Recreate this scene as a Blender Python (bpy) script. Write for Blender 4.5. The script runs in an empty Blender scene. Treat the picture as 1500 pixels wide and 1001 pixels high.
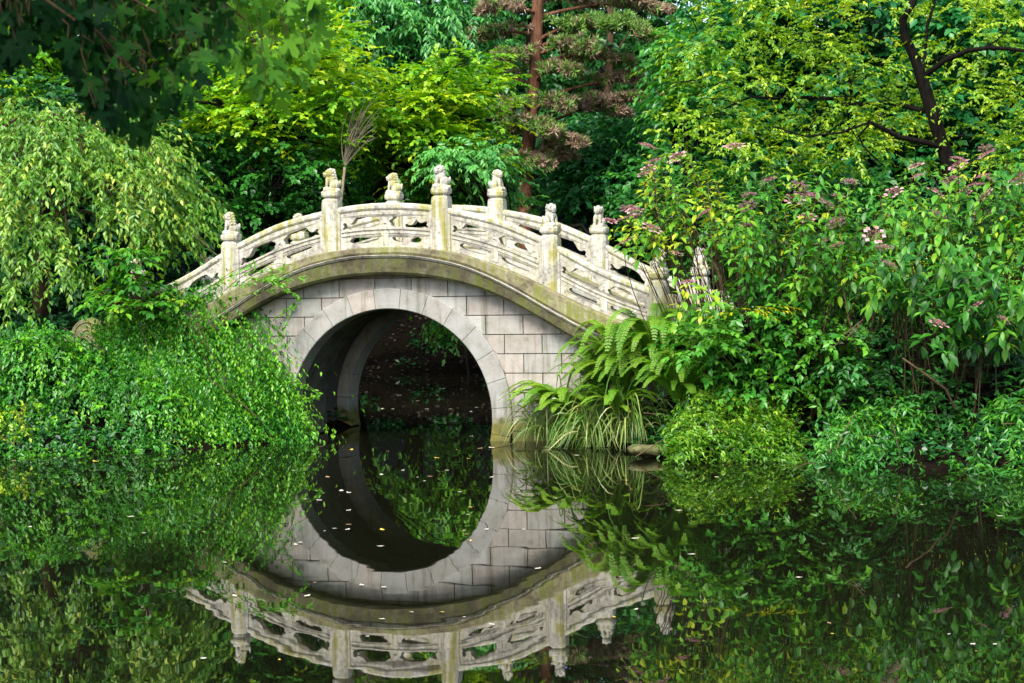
import bpy, bmesh, math, random
import numpy as np
from mathutils import Vector, Matrix, geometry
sc = bpy.context.scene
C = sc.collection
RNG = np.random.default_rng(7)
PI = math.pi
# ------------------------------------------------------------------ camera
F_PX, CAM_H, PITCH, ROLL = 3269.916, 2.835978, 0.0423549, -0.0205351
cp, sp, cr, sr = math.cos(PITCH), math.sin(PITCH), math.cos(ROLL), math.sin(ROLL)
FW = np.array([0, cp, -sp]); UP0 = np.array([0, sp, cp]); RT0 = np.array([1., 0, 0])
RT = cr*RT0 + sr*UP0; UPV = -sr*RT0 + cr*UP0
CAM = np.array([0, 0, CAM_H])
cam = bpy.data.cameras.new('camera'); camo = bpy.data.objects.new('camera', cam); C.objects.link(camo)
cam.sensor_width = 36.0; cam.lens = F_PX/1500*36
cam.clip_end = 1000
camo.matrix_world = Matrix(((RT[0], UPV[0], -FW[0], 0), (RT[1], UPV[1], -FW[1], 0), (RT[2], UPV[2], -FW[2], CAM_H), (0, 0, 0, 1)))
cam.dof.use_dof = True; cam.dof.focus_distance = 33.0; cam.dof.aperture_fstop = 7.0
sc.camera = camo

def at(px, py, Y):
    "world point seen at photo pixel (1500 wide) at distance Y"
    d = RT*((px-750)/F_PX) + UPV*(-(py-500.5)/F_PX) + FW
    return CAM + d*(Y/d[1])
def m_px(Y): return Y/F_PX

# ------------------------------------------------------------------ object helpers
def tag(o, label=None, cat=None, group=None, kind=None):
    if label: o['label'] = label
    if cat: o['category'] = cat
    if group: o['group'] = group
    if kind: o['kind'] = kind
    return o
def empty(name, loc, rz=0.0, label=None, cat=None, group=None):
    o = bpy.data.objects.new(name, None); C.objects.link(o)
    o.location = loc; o.rotation_euler = (0, 0, rz); o.empty_display_size = .2
    return tag(o, label, cat, group)
def link_mesh(name, me, mat, parent=None, world=True):
    o = bpy.data.objects.new(name, me); C.objects.link(o)
    if mat is not None and not me.materials: me.materials.append(mat)
    if parent is not None:
        o.parent = parent
        if world:   # geometry given in world coordinates
            o.matrix_parent_inverse = (Matrix.Translation(parent.location) @ parent.rotation_euler.to_matrix().to_4x4()).inverted()
    return o
def arr_mesh(name, V, faces, tint=None, smooth=True):
    "faces: list of int arrays (m,k); tint: per face"
    V = np.asarray(V, dtype=np.float32)
    me = bpy.data.meshes.new(name)
    me.vertices.add(len(V)); me.vertices.foreach_set('co', V.ravel())
    loops = np.concatenate([f.ravel() for f in faces]).astype(np.int32)
    tot = np.concatenate([np.full(len(f), f.shape[1], np.int32) for f in faces])
    start = np.concatenate([[0], np.cumsum(tot)[:-1]]).astype(np.int32)
    me.loops.add(len(loops)); me.loops.foreach_set('vertex_index', loops)
    me.polygons.add(len(tot)); me.polygons.foreach_set('loop_start', start); me.polygons.foreach_set('loop_total', tot)
    me.polygons.foreach_set('use_smooth', np.full(len(tot), smooth))
    if tint is not None:
        a = me.attributes.new('tint', 'FLOAT', 'FACE'); a.data.foreach_set('value', np.asarray(tint, dtype=np.float32))
    me.update(calc_edges=True)
    return me

class MB:
    def __init__(s): s.v = []; s.f = []
    def add(s, vs, fs):
        b = len(s.v); s.v += [tuple(map(float, v)) for v in vs]; s.f += [tuple(b+i for i in f) for f in fs]
    def box(s, x0, x1, y0, y1, z0, z1):
        s.add([(x0,y0,z0),(x1,y0,z0),(x1,y1,z0),(x0,y1,z0),(x0,y0,z1),(x1,y0,z1),(x1,y1,z1),(x0,y1,z1)],
              [(0,3,2,1),(4,5,6,7),(0,1,5,4),(1,2,6,5),(2,3,7,6),(3,0,4,7)])
    def tube(s, pts, rad, n=6, cap=True):
        pts = [np.asarray(p, float) for p in pts]; b = len(s.v); m = len(pts)
        up = np.array([0.31, 0.2, 0.93])
        for i, p in enumerate(pts):
            d = pts[min(i+1, m-1)]-pts[max(i-1, 0)]; d = d/(np.linalg.norm(d)+1e-9)
            a = np.cross(d, up); 
            if np.linalg.norm(a) < .05: a = np.cross(d, np.array([1., 0, 0]))
            a /= np.linalg.norm(a); c = np.cross(d, a)
            r = rad[i] if hasattr(rad, '__len__') else rad
            for k in range(n):
                t = 2*PI*k/n; s.v.append(tuple(p+(a*math.cos(t)+c*math.sin(t))*r))
        for i in range(m-1):
            for k in range(n):
                k2 = (k+1) % n; s.f.append((b+i*n+k, b+i*n+k2, b+(i+1)*n+k2, b+(i+1)*n+k))
        if cap:
            s.f.append(tuple(b+k for k in range(n))[::-1]); s.f.append(tuple(b+(m-1)*n+k for k in range(n)))
    def lathe(s, prof, n=12, axis=(0, 0, 0)):
        b = len(s.v); ox, oy, oz = axis; m = len(prof)
        for r, z in prof:
            for k in range(n):
                t = 2*PI*k/n; s.v.append((ox+r*math.cos(t), oy+r*math.sin(t), oz+z))
        for i in range(m-1):
            for k in range(n):
                k2 = (k+1) % n; s.f.append((b+i*n+k, b+i*n+k2, b+(i+1)*n+k2, b+(i+1)*n+k))
        s.f.append(tuple(b+k for k in range(n))[::-1]); s.f.append(tuple(b+(m-1)*n+k for k in range(n)))
    def mesh(s, name, smooth=False):
        me = bpy.data.meshes.new(name); me.from_pydata(s.v, [], s.f)
        bm = bmesh.new(); bm.from_mesh(me); bmesh.ops.recalc_face_normals(bm, faces=bm.faces[:]); bm.to_mesh(me); bm.free()
        if smooth: me.polygons.foreach_set('use_smooth', [True]*len(me.polygons))
        me.update(); return me
    def build(s, name, mat, parent=None, world=True, smooth=False, bevel=0):
        o = link_mesh(name, s.mesh(name, smooth), mat, parent, world)
        if bevel:
            b = o.modifiers.new('bevel', 'BEVEL'); b.width = bevel; b.segments = 2; b.limit_method = 'ANGLE'; b.angle_limit = math.radians(35)
        return o

# ------------------------------------------------------------------ materials
def new_mat(name):
    m = bpy.data.materials.new(name); m.use_nodes = True
    nt = m.node_tree; nt.nodes.clear()
    out = nt.nodes.new('ShaderNodeOutputMaterial')
    return m, nt, out
def N(nt, t, **kw):
    n = nt.nodes.new(t)
    for k, v in kw.items():
        if k.startswith('i_'):
            key = k[2:]; key = int(key) if key.isdigit() else key.replace('_', ' ')
            n.inputs[key].default_value = v
        else: setattr(n, k, v)
    return n
def ramp(nt, stops, src, interp='LINEAR'):
    r = nt.nodes.new('ShaderNodeValToRGB'); r.color_ramp.interpolation = interp
    e = r.color_ramp.elements
    while len(e) > 1: e.remove(e[-1])
    for i, (p, c) in enumerate(stops):
        if i == 0: e[0].position = p; e[0].color = (*c, 1)
        else: x = e.new(p); x.color = (*c, 1)
    nt.links.new(src, r.inputs[0]); return r
def leaf_mat(name, stops, trans=.35, rough=.38, spec=.5, tcol=1.25):
    m, nt, out = new_mat(name); L = nt.links.new
    a = N(nt, 'ShaderNodeAttribute', attribute_name='tint')
    r = ramp(nt, stops, a.outputs['Fac'])
    p = N(nt, 'ShaderNodeBsdfPrincipled', i_Roughness=rough); p.inputs['Specular IOR Level'].default_value = spec
    L(r.outputs[0], p.inputs['Base Color'])
    t = N(nt, 'ShaderNodeBsdfTranslucent')
    hs = N(nt, 'ShaderNodeHueSaturation', i_Hue=.485, i_Saturation=1.05, i_Value=tcol); L(r.outputs[0], hs.inputs['Color']); L(hs.outputs[0], t.inputs['Color'])
    mx = N(nt, 'ShaderNodeMixShader', i_0=trans); L(p.outputs[0], mx.inputs[1]); L(t.outputs[0], mx.inputs[2])
    L(mx.outputs[0], out.inputs[0]); return m
def bark_mat(name, c1, c2, scale=9, rough=.85):
    m, nt, out = new_mat(name); L = nt.links.new
    tc = N(nt, 'ShaderNodeTexCoord'); mp = N(nt, 'ShaderNodeMapping'); mp.inputs['Scale'].default_value = (1, 1, .22); L(tc.outputs['Object'], mp.inputs[0])
    n = N(nt, 'ShaderNodeTexNoise', i_Scale=scale, i_Detail=6.0, i_Roughness=.65); L(mp.outputs[0], n.inputs['Vector'])
    r = ramp(nt, [(.35, c1), (.65, c2)], n.outputs['Fac'])
    p = N(nt, 'ShaderNodeBsdfPrincipled', i_Roughness=rough); p.inputs['Specular IOR Level'].default_value = .08; L(r.outputs[0], p.inputs['Base Color'])
    b = N(nt, 'ShaderNodeBump', i_Strength=.9, i_Distance=.03); L(n.outputs['Fac'], b.inputs['Height']); L(b.outputs[0], p.inputs['Normal'])
    L(p.outputs[0], out.inputs[0]); return m
def stone_mat(name, base, dark, moss, stain=.5, mossamt=.4, rough=.8, streak=True, white=None):
    "weathered limestone: mottled body, grey grime, vertical olive algae streaks"
    m, nt, out = new_mat(name); L = nt.links.new
    tc = N(nt, 'ShaderNodeTexCoord')
    geo = N(nt, 'ShaderNodeNewGeometry')
    n1 = N(nt, 'ShaderNodeTexNoise', i_Scale=2.3, i_Detail=8.0, i_Roughness=.7); L(geo.outputs['Position'], n1.inputs['Vector'])
    n2 = N(nt, 'ShaderNodeTexNoise', i_Scale=17.0, i_Detail=5.0, i_Roughness=.7); L(geo.outputs['Position'], n2.inputs['Vector'])
    mp = N(nt, 'ShaderNodeMapping'); mp.inputs['Scale'].default_value = (13, 13, .7); L(geo.outputs['Position'], mp.inputs[0])
    n3 = N(nt, 'ShaderNodeTexNoise', i_Scale=1.0, i_Detail=5.0, i_Roughness=.6); L(mp.outputs[0], n3.inputs['Vector'])
    body = ramp(nt, [(.32, dark), (.5, base), (.72, white or tuple(min(.85, c*1.2) for c in base))], n1.outputs['Fac'])
    g = ramp(nt, [(.30, (stain, stain*.97, stain*.9)), (.52, (1, 1, 1))], n2.outputs['Fac'])
    mu = N(nt, 'ShaderNodeMix', data_type='RGBA', blend_type='MULTIPLY'); mu.inputs[0].default_value = 1
    L(body.outputs[0], mu.inputs[6]); L(g.outputs[0], mu.inputs[7])
    mm = N(nt, 'ShaderNodeMath', operation='MULTIPLY'); L(n3.outputs['Fac'], mm.inputs[0]); L(n1.outputs['Fac'], mm.inputs[1])
    mf = ramp(nt, [(.215, (0, 0, 0)), (.345, (1, 1, 1))], mm.outputs[0])
    mk = N(nt, 'ShaderNodeMath', operation='MULTIPLY'); mk.inputs[1].default_value = mossamt; L(mf.outputs[0], mk.inputs[0])
    mx = N(nt, 'ShaderNodeMix', data_type='RGBA'); L(mk.outputs[0], mx.inputs[0]); L(mu.outputs[2], mx.inputs[6]); mx.inputs[7].default_value = (*moss, 1)
    p = N(nt, 'ShaderNodeBsdfPrincipled', i_Roughness=rough); p.inputs['Specular IOR Level'].default_value = .25
    L(mx.outputs[2], p.inputs['Base Color'])
    b = N(nt, 'ShaderNodeBump', i_Strength=.5, i_Distance=.015); L(n2.outputs['Fac'], b.inputs['Height']); L(b.outputs[0], p.inputs['Normal'])
    L(p.outputs[0], out.inputs[0]); return m
def block_mat(name, waterline=True):
    "dressed sandstone: each block carries its own tint attribute, moss band near the water"
    m, nt, out = new_mat(name); L = nt.links.new
    a = N(nt, 'ShaderNodeAttribute', attribute_name='tint')
    geo = N(nt, 'ShaderNodeNewGeometry')
    r = ramp(nt, [(0, (.335, .335, .31)), (.25, (.27, .27, .25)), (.45, (.305, .29, .262)), (.65, (.325, .292, .258)), (.85, (.28, .26, .235)), (1, (.37, .335, .29))], a.outputs['Fac'])
    n2 = N(nt, 'ShaderNodeTexNoise', i_Scale=5.0, i_Detail=7.0, i_Roughness=.7); L(geo.outputs['Position'], n2.inputs['Vector'])
    n4 = N(nt, 'ShaderNodeTexNoise', i_Scale=38.0, i_Detail=3.0); L(geo.outputs['Position'], n4.inputs['Vector'])
    g = ramp(nt, [(.28, (.5, .49, .43)), (.42, (.86, .85, .8)), (.56, (1, 1, 1)), (.75, (1.15, 1.13, 1.08))], n2.outputs['Fac'])
    mps = N(nt, 'ShaderNodeMapping'); mps.inputs['Scale'].default_value = (7, 7, .55); L(geo.outputs['Position'], mps.inputs[0])
    ns = N(nt, 'ShaderNodeTexNoise', i_Scale=1.0, i_Detail=6.0, i_Roughness=.65); L(mps.outputs[0], ns.inputs['Vector'])
    gs = ramp(nt, [(.34, (.55, .54, .47)), (.47, (1, 1, 1)), (.62, (1, 1, 1)), (.72, (1.22, 1.21, 1.18))], ns.outputs['Fac'])
    mg = N(nt, 'ShaderNodeMix', data_type='RGBA', blend_type='MULTIPLY'); mg.inputs[0].default_value = .85; L(g.outputs[0], mg.inputs[6]); L(gs.outputs[0], mg.inputs[7])
    mu = N(nt, 'ShaderNodeMix', data_type='RGBA', blend_type='MULTIPLY'); mu.inputs[0].default_value = 1
    L(r.outputs[0], mu.inputs[6]); L(mg.outputs[2], mu.inputs[7])
    sx = N(nt, 'ShaderNodeSeparateXYZ'); L(geo.outputs['Position'], sx.inputs[0])
    ad = N(nt, 'ShaderNodeMath', operation='MULTIPLY_ADD'); ad.inputs[1].default_value = -.5; ad.inputs[2].default_value = 0; L(n2.outputs['Fac'], ad.inputs[0])
    ad2 = N(nt, 'ShaderNodeMath', operation='ADD'); L(ad.outputs[0], ad2.inputs[0]); L(sx.outputs[2], ad2.inputs[1])
    mf = ramp(nt, [(.0, (1, 1, 1)), (.13, (0, 0, 0))], ad2.outputs[0])
    mc = ramp(nt, [(.4, (.15, .13, .03)), (.6, (.075, .08, .025))], n2.outputs['Fac'])
    mx = N(nt, 'ShaderNodeMix', data_type='RGBA'); L(mf.outputs[0], mx.inputs[0]); L(mu.outputs[2], mx.inputs[6]); L(mc.outputs[0], mx.inputs[7])
    p = N(nt, 'ShaderNodeBsdfPrincipled', i_Roughness=.75); p.inputs['Specular IOR Level'].default_value = .25
    L(mx.outputs[2], p.inputs['Base Color'])
    b = N(nt, 'ShaderNodeBump', i_Strength=.35, i_Distance=.01); L(n4.outputs['Fac'], b.inputs['Height']); L(b.outputs[0], p.inputs['Normal'])
    L(p.outputs[0], out.inputs[0]); return m
def plain_mat(name, c1, c2, scale=6, rough=.8, bump=.3):
    m, nt, out = new_mat(name); L = nt.links.new
    geo = N(nt, 'ShaderNodeNewGeometry')
    n = N(nt, 'ShaderNodeTexNoise', i_Scale=scale, i_Detail=8.0, i_Roughness=.68); L(geo.outputs['Position'], n.inputs['Vector'])
    r = ramp(nt, [(.33, c1), (.66, c2)], n.outputs['Fac'])
    p = N(nt, 'ShaderNodeBsdfPrincipled', i_Roughness=rough); L(r.outputs[0], p.inputs['Base Color']); p.inputs['Specular IOR Level'].default_value = .03
    b = N(nt, 'ShaderNodeBump', i_Strength=bump, i_Distance=.05); L(n.outputs['Fac'], b.inputs['Height']); L(b.outputs[0], p.inputs['Normal'])
    L(p.outputs[0], out.inputs[0]); return m

M_stone = stone_mat('weathered_limestone', (.47, .455, .40), (.20, .185, .145), (.23, .215, .035), stain=.40, mossamt=.9, white=(.66, .64, .58))
M_panel = stone_mat('panel_limestone', (.43, .41, .355), (.155, .14, .11), (.20, .19, .06), stain=.36, mossamt=.6, white=(.62, .60, .54))
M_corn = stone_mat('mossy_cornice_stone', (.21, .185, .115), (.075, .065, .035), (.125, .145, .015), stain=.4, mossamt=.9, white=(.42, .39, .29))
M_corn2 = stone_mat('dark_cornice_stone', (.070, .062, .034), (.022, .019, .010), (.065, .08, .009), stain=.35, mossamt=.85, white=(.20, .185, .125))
M_vault = plain_mat('dark_vault_stone', (.055, .06, .042), (.15, .15, .12), 4, .85, .3)  # darker grey green than the wall blocks
M_block = block_mat('sandstone_blocks')
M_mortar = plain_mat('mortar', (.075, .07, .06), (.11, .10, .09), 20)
M_soil = plain_mat('leaf_litter_soil', (.003, .0025, .002), (.009, .0065, .004), 9, .95, .8)
M_rock = plain_mat('mossy_rock', (.035, .042, .015), (.17, .17, .075), 7, .9, .9)

def water_mat():
    m, nt, out = new_mat('dark_pond_water'); L = nt.links.new
    p = N(nt, 'ShaderNodeBsdfPrincipled', i_Roughness=.012, i_IOR=1.333); p.inputs['Base Color'].default_value = (.005, .0055, .0025, 1)
    p.inputs['Specular IOR Level'].default_value = .5
    geo = N(nt, 'ShaderNodeNewGeometry'); mp = N(nt, 'ShaderNodeMapping'); mp.inputs['Scale'].default_value = (1.0, .8, 1); L(geo.outputs['Position'], mp.inputs[0])
    n = N(nt, 'ShaderNodeTexNoise', i_Scale=1.3, i_Detail=2.0, i_Roughness=.45); L(mp.outputs[0], n.inputs['Vector'])
    b = N(nt, 'ShaderNodeBump', i_Strength=.045, i_Distance=.03); L(n.outputs['Fac'], b.inputs['Height']); L(b.outputs[0], p.inputs['Normal'])
    L(p.outputs[0], out.inputs[0]); return m
M_water = water_mat()

# ------------------------------------------------------------------ light
SUN_EL, SUN_AZ = math.radians(50), math.radians(200)   # azimuth measured clockwise from +Y: behind the viewer, to the left
w = bpy.data.worlds.new('World'); sc.world = w; w.use_nodes = True
wn = w.node_tree; bg = wn.nodes['Background']
sky = wn.nodes.new('ShaderNodeTexSky'); sky.sky_type = 'NISHITA'; sky.sun_disc = False
sky.sun_elevation = SUN_EL; sky.sun_rotation = SUN_AZ; sky.air_density = 1.0; sky.dust_density = 2.5; sky.ozone_density = .6
wn.links.new(sky.outputs[0], bg.inputs[0]); bg.inputs[1].default_value = .08
sl = bpy.data.lights.new('sun', 'SUN'); sl.energy = 1.5; sl.angle = math.radians(28); sl.color = (1, .965, .90)
so = bpy.data.objects.new('sun', sl); C.objects.link(so)
sd = Vector((math.sin(SUN_AZ)*math.cos(SUN_EL), math.cos(SUN_AZ)*math.cos(SUN_EL), math.sin(SUN_EL)))
so.rotation_euler = sd.to_track_quat('Z', 'Y').to_euler(); so.location = (0, 0, 60)
sc.view_settings.view_transform = 'Standard'; sc.view_settings.look = 'None'; sc.view_settings.gamma = 1; sc.view_settings.exposure = 2.2
sc.cycles.max_bounces = 7; sc.cycles.diffuse_bounces = 4; sc.cycles.glossy_bounces = 3; sc.cycles.transmission_bounces = 4
sc.cycles.caustics_reflective = False; sc.cycles.caustics_refractive = False

# ------------------------------------------------------------------ the bridge
BX, BY, PHI, WID = -1.82, 33.147, 0.315555, 2.589
bridge = empty('stone_bridge', (BX, BY, 0), -PHI, 'pale arched stone footbridge with carved lion posts over the dark pond', 'bridge')
BAX = np.array([math.cos(PHI), -math.sin(PHI), 0]); BN = np.array([math.sin(PHI), math.cos(PHI), 0])
def bw(s, t, z): return np.array([BX, BY, 0]) + BAX*s + BN*t + np.array([0, 0, z])
def interp(tab):
    xs = [p[0] for p in tab]; ys = [p[1] for p in tab]
    # smooth (monotone-ish) interpolation through a Catmull-Rom
    def f(s):
        s = abs(s)
        if s >= xs[-1]: return ys[-1] + (s-xs[-1])*(ys[-1]-ys[-2])/(xs[-1]-xs[-2])
        i = max(j for j in range(len(xs)) if xs[j] <= s); i = min(i, len(xs)-2)
        x0, x1 = xs[i], xs[i+1]; h = x1-x0; t = (s-x0)/h
        def slope(k):
            if k == 0: return 0.0
            if k == len(xs)-1: return (ys[k]-ys[k-1])/(xs[k]-xs[k-1])
            return (ys[k+1]-ys[k-1])/(xs[k+1]-xs[k-1])
        m0, m1 = slope(i)*h, slope(i+1)*h
        return (2*t**3-3*t**2+1)*ys[i]+(t**3-2*t**2+t)*m0+(-2*t**3+3*t**2)*ys[i+1]+(t**3-t**2)*m1
    return f
zT = interp([(0, 2.875), (.5, 2.855), (1, 2.795), (1.5, 2.66), (2, 2.475), (2.5, 2.25), (3, 2.0), (3.6, 1.755), (4.15, 1.59), (5, 1.44), (6.2, 1.30)])
zM = interp([(0, 2.72), (.5, 2.70), (1.1, 2.59), (1.5, 2.455), (2, 2.22), (2.5, 1.935), (3.05, 1.64), (3.6, 1.41), (4.15, 1.25), (5, 1.12), (6.2, 1.0)])
zB = interp([(0, 2.465), (.5, 2.445), (.9, 2.39), (1.3, 2.30), (1.6, 2.205), (2, 2.03), (2.5, 1.75), (2.9, 1.52), (3.6, 1.17), (4.15, 1.02), (5, .9), (6.2, .8)])
zR = interp([(0, 3.53), (.5, 3.505), (1, 3.43), (1.73, 3.255), (2.4, 2.975), (2.7, 2.82), (3.28, 2.51), (3.9, 2.255), (4.2, 2.16), (5, 1.95)])
ZC = .355
def band(name, z_lo, z_hi, y_out, y_in, s0, s1, mat, n=90, bulge=None, side=0):
    "curved string course; y_out is the proud face, seen from outside"
    mb = MB(); b = []
    for i in range(n+1):
        s = s0+(s1-s0)*i/n; lo, hi = z_lo(s), z_hi(s)
        rnd = .25*(hi-lo)
        prof = [(y_in, lo), (y_out+.03*side, lo), (y_out, lo+.04), (y_out, hi-rnd*.4), (y_out+.02*side, hi), (y_in, hi)]
        for y, z in prof: mb.v.append((s, y, z))
    k = 6
    for i in range(n):
        for j in range(k):
            j2 = (j+1) % k; mb.f.append((i*k+j, (i+1)*k+j, (i+1)*k+j2, i*k+j2))
    mb.f.append(tuple(range(k))); mb.f.append(tuple(n*k+j for j in range(k))[::-1])
    return mb.build(name, mat, bridge, world=False)
zM2 = lambda s: zM(s)+.035
zMl = lambda s: zM(s)-.002
for side, (yo, yi) in ((1, (-.27, .55)), (-1, (WID+.27, WID-.55))):
    d = side
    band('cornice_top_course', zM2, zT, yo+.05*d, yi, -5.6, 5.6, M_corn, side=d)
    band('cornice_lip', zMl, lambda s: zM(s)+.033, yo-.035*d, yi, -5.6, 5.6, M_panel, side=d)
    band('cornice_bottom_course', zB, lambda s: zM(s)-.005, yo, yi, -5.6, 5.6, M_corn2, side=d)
# deck paving between the string courses
mb = MB(); n = 60
for i in range(n+1):
    s = -6.2+12.4*i/n; z = zT(s)-.03
    for y in (.55, WID-.55):
        mb.v += [(s, y, z), (s, y, z-.2)]
for i in range(n):
    a = i*4; b = a+4
    mb.f += [(a, b, b+2, a+2), (a+1, a+3, b+3, b+1), (a, a+1, b+1, b), (a+2, b+2, b+3, a+3)]
mb.f += [(0, 2, 3, 1), (n*4, n*4+1, n*4+3, n*4+2)]
mb.build('deck', M_panel, bridge, world=False)

def wall_blocks(name, y_face, sgn, rng):
    "front of the spandrel: separate coursed blocks with recessed joints, clipped by the arch ring and the cornice"
    V = []; F = []; T = []
    ch, bl, j = .283, .575, .007
    z = -.42; row = 0
    depth = .10
    poly_b = []
    while z < 2.5:
        s = -3.08 + (0 if row % 2 else -.29)
        while s < 3.08:
            s0 = max(s+j, -3.06); s1 = min(s+bl-j, 3.06); z0, z1 = z+j, z+ch-j
            if s1-s0 > .05:
                # clip rectangle: sample a fine grid of columns, keep z between ring and cornice
                ncol = 10; cols = []
                for q in range(ncol+1):
                    ss = s0+(s1-s0)*q/ncol
                    lo, hi = z0, min(z1, zB(ss)+.05)
                    rr = 1.90**2-ss*ss if abs(ss) < 1.90 else -1
                    if rr > 0:
                        top = ZC+math.sqrt(rr); bot = ZC-math.sqrt(rr)
                        if hi > bot-1: lo = max(lo, top)
                    cols.append((ss, lo, hi))
                tint = rng.random()
                for q in range(ncol):
                    a, b = cols[q], cols[q+1]
                    if a[2]-a[1] > .004 or b[2]-b[1] > .004:
                        k = len(V); dy = y_face
                        ah = max(a[2], a[1]+.0005); bh = max(b[2], b[1]+.0005)
                        V += [(a[0], dy, a[1]), (b[0], dy, b[1]), (b[0], dy, bh), (a[0], dy, ah),
                              (a[0], dy+depth*sgn, a[1]), (b[0], dy+depth*sgn, b[1]), (b[0], dy+depth*sgn, bh), (a[0], dy+depth*sgn, ah)]
                        fs = [(k, k+1, k+2, k+3), (k, k+4, k+5, k+1), (k+3, k+2, k+6, k+7)]
                        if q == 0 : fs.append((k, k+3, k+7, k+4))
                        if q == ncol-1: fs.append((k+1, k+5, k+6, k+2))
                        F += fs; T += [tint]*len(fs)
            s += bl
        z += ch; row += 1
    me = bpy.data.meshes.new(name); me.from_pydata(V, [], F)
    a = me.attributes.new('tint', 'FLOAT', 'FACE'); a.data.foreach_set('value', T)
    bm = bmesh.new(); bm.from_mesh(me); bmesh.ops.remove_doubles(bm, verts=bm.verts[:], dist=.0004)
    bmesh.ops.recalc_face_normals(bm, faces=bm.faces[:]); bm.to_mesh(me); bm.free()
    return link_mesh(name, me, M_block, bridge, False)
def spandrel_core(name, y0, y1):
    "solid masonry behind the blocks with the arch cut out, shows as mortar in the joints"
    mb = MB(); n = 72; R0 = 1.885
    outer = []
    for i in range(n+1):
        s = -3.055+6.11*i/n; outer.append(s)
    for i in range(n):
        a, b = outer[i], outer[i+1]
        def lo(s): return ZC+math.sqrt(R0*R0-s*s) if abs(s) < R0 else -.6
        if abs(a) < R0 or abs(b) < R0:
            la, lb = lo(a), lo(b)
        else: la = lb = -.6
        ha, hb = zB(a)+.06, zB(b)+.06
        k = len(mb.v)
        mb.v += [(a, y0, la), (b, y0, lb), (b, y0, hb), (a, y0, ha), (a, y1, la), (b, y1, lb), (b, y1, hb), (a, y1, ha)]
        mb.f += [(k, k+1, k+2, k+3), (k+4, k+7, k+6, k+5), (k, k+4, k+5, k+1), (k+3, k+2, k+6, k+7)]
        if i == 0: mb.f.append((k, k+3, k+7, k+4))
        if i == n-1: mb.f.append((k+1, k+5, k+6, k+2))
    return mb.build(name, M_mortar, bridge, world=False)
rg = np.random.default_rng(5)
wall_blocks('spandrel_wall', -.02, 1, rg); wall_blocks('spandrel_wall', WID+.02, -1, rg)
spandrel_core('masonry_core', .02, .7); spandrel_core('masonry_core', WID-.7, WID-.02)
def arch_ring(name, y0, y1, r0, r1, rng, nv=17, joint=.0035):
    "voussoirs round the opening, each its own tint, ends below the water"
    V = []; F = []; T = []; a0 = math.radians(-22); a1 = math.radians(202)
    da = (a1-a0)/nv
    for k in range(nv):
        b0, b1 = a0+k*da+joint/1.7, a0+(k+1)*da-joint/1.7; m = 7; tint = .15+.25*rng.random() if rng.random() < .75 else .5+.2*rng.random()
        base = len(V)
        for i in range(m+1):
            t = b0+(b1-b0)*i/m; c, s = math.cos(t), math.sin(t)
            for (r, y) in ((r0, y0+.012), (r0+.012, y0), (r1-.012, y0), (r1, y0+.012), (r1, y1), (r0, y1)): V.append((r*c, y, ZC+r*s))
        for i in range(m):
            for j in range(6):
                j2 = (j+1) % 6; F.append((base+i*6+j, base+i*6+j2, base+(i+1)*6+j2, base+(i+1)*6+j)); T.append(tint)
        F.append(tuple(base+j for j in range(6))); F.append(tuple(base+m*6+j for j in range(6))[::-1]); T += [tint, tint]
    me = bpy.data.meshes.new(name); me.from_pydata(V, [], F)
    a = me.attributes.new('tint', 'FLOAT', 'FACE'); a.data.foreach_set('value', T)
    bm = bmesh.new(); bm.from_mesh(me); bmesh.ops.recalc_face_normals(bm, faces=bm.faces[:]); bm.to_mesh(me); bm.free()
    return link_mesh(name, me, M_block, bridge, False)
arch_ring('arch_ring', -.06, .34, 1.60, 1.905, rg)
arch_ring('arch_ring', WID-.34, WID+.06, 1.60, 1.905, rg)
def vault(name, y0, y1, r, rb, ny, mat, tintrows):
    V = []; F = []; T = []; m = 48; a0 = math.radians(-22); a1 = math.radians(202)
    for j in range(ny+1):
        y = y0+(y1-y0)*j/ny
        for i in range(m+1):
            t = a0+(a1-a0)*i/m; V.append((r*math.cos(t), y, ZC+r*math.sin(t)))
    nb = len(V)
    for j in range(ny+1):
        y = y0+(y1-y0)*j/ny
        for i in range(m+1):
            t = a0+(a1-a0)*i/m; V.append((rb*math.cos(t), y, ZC+rb*math.sin(t)))
    tr = np.random.default_rng(3)
    tt = .3+.3*tr.random(m//3+2)
    for j in range(ny):
        for i in range(m):
            F.append((j*(m+1)+i, j*(m+1)+i+1, (j+1)*(m+1)+i+1, (j+1)*(m+1)+i)); T.append(tt[i//3])
            F.append((nb+j*(m+1)+i, nb+(j+1)*(m+1)+i, nb+(j+1)*(m+1)+i+1, nb+j*(m+1)+i+1)); T.append(.3)
    for i in range(m):
        for j in (0, ny):
            F.append((j*(m+1)+i, nb+j*(m+1)+i, nb+j*(m+1)+i+1, j*(m+1)+i+1)); T.append(.3)
    me = bpy.data.meshes.new(name); me.from_pydata(V, [], F)
    a = me.attributes.new('tint', 'FLOAT', 'FACE'); a.data.foreach_set('value', T)
    bm = bmesh.new(); bm.from_mesh(me); bmesh.ops.recalc_face_normals(bm, faces=bm.faces[:]); bm.to_mesh(me); bm.free()
    return link_mesh(name, me, mat, bridge, False)
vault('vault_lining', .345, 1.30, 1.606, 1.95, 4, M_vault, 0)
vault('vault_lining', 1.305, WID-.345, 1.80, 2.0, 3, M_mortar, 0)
# abutment walls past the spandrel, mostly behind plants
for sg in (-1, 1):
    mb = MB()
    for i in range(10):
        s0 = sg*(3.07+i*.25); s1 = sg*(3.07+(i+1)*.25)
        a, b = min(s0, s1), max(s0, s1)
        z = min(zB(a), zB(b))+.03
        mb.box(a, b, .06, WID-.06, -.6, z)
    mb.build('abutment', M_panel, bridge, world=False)

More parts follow.
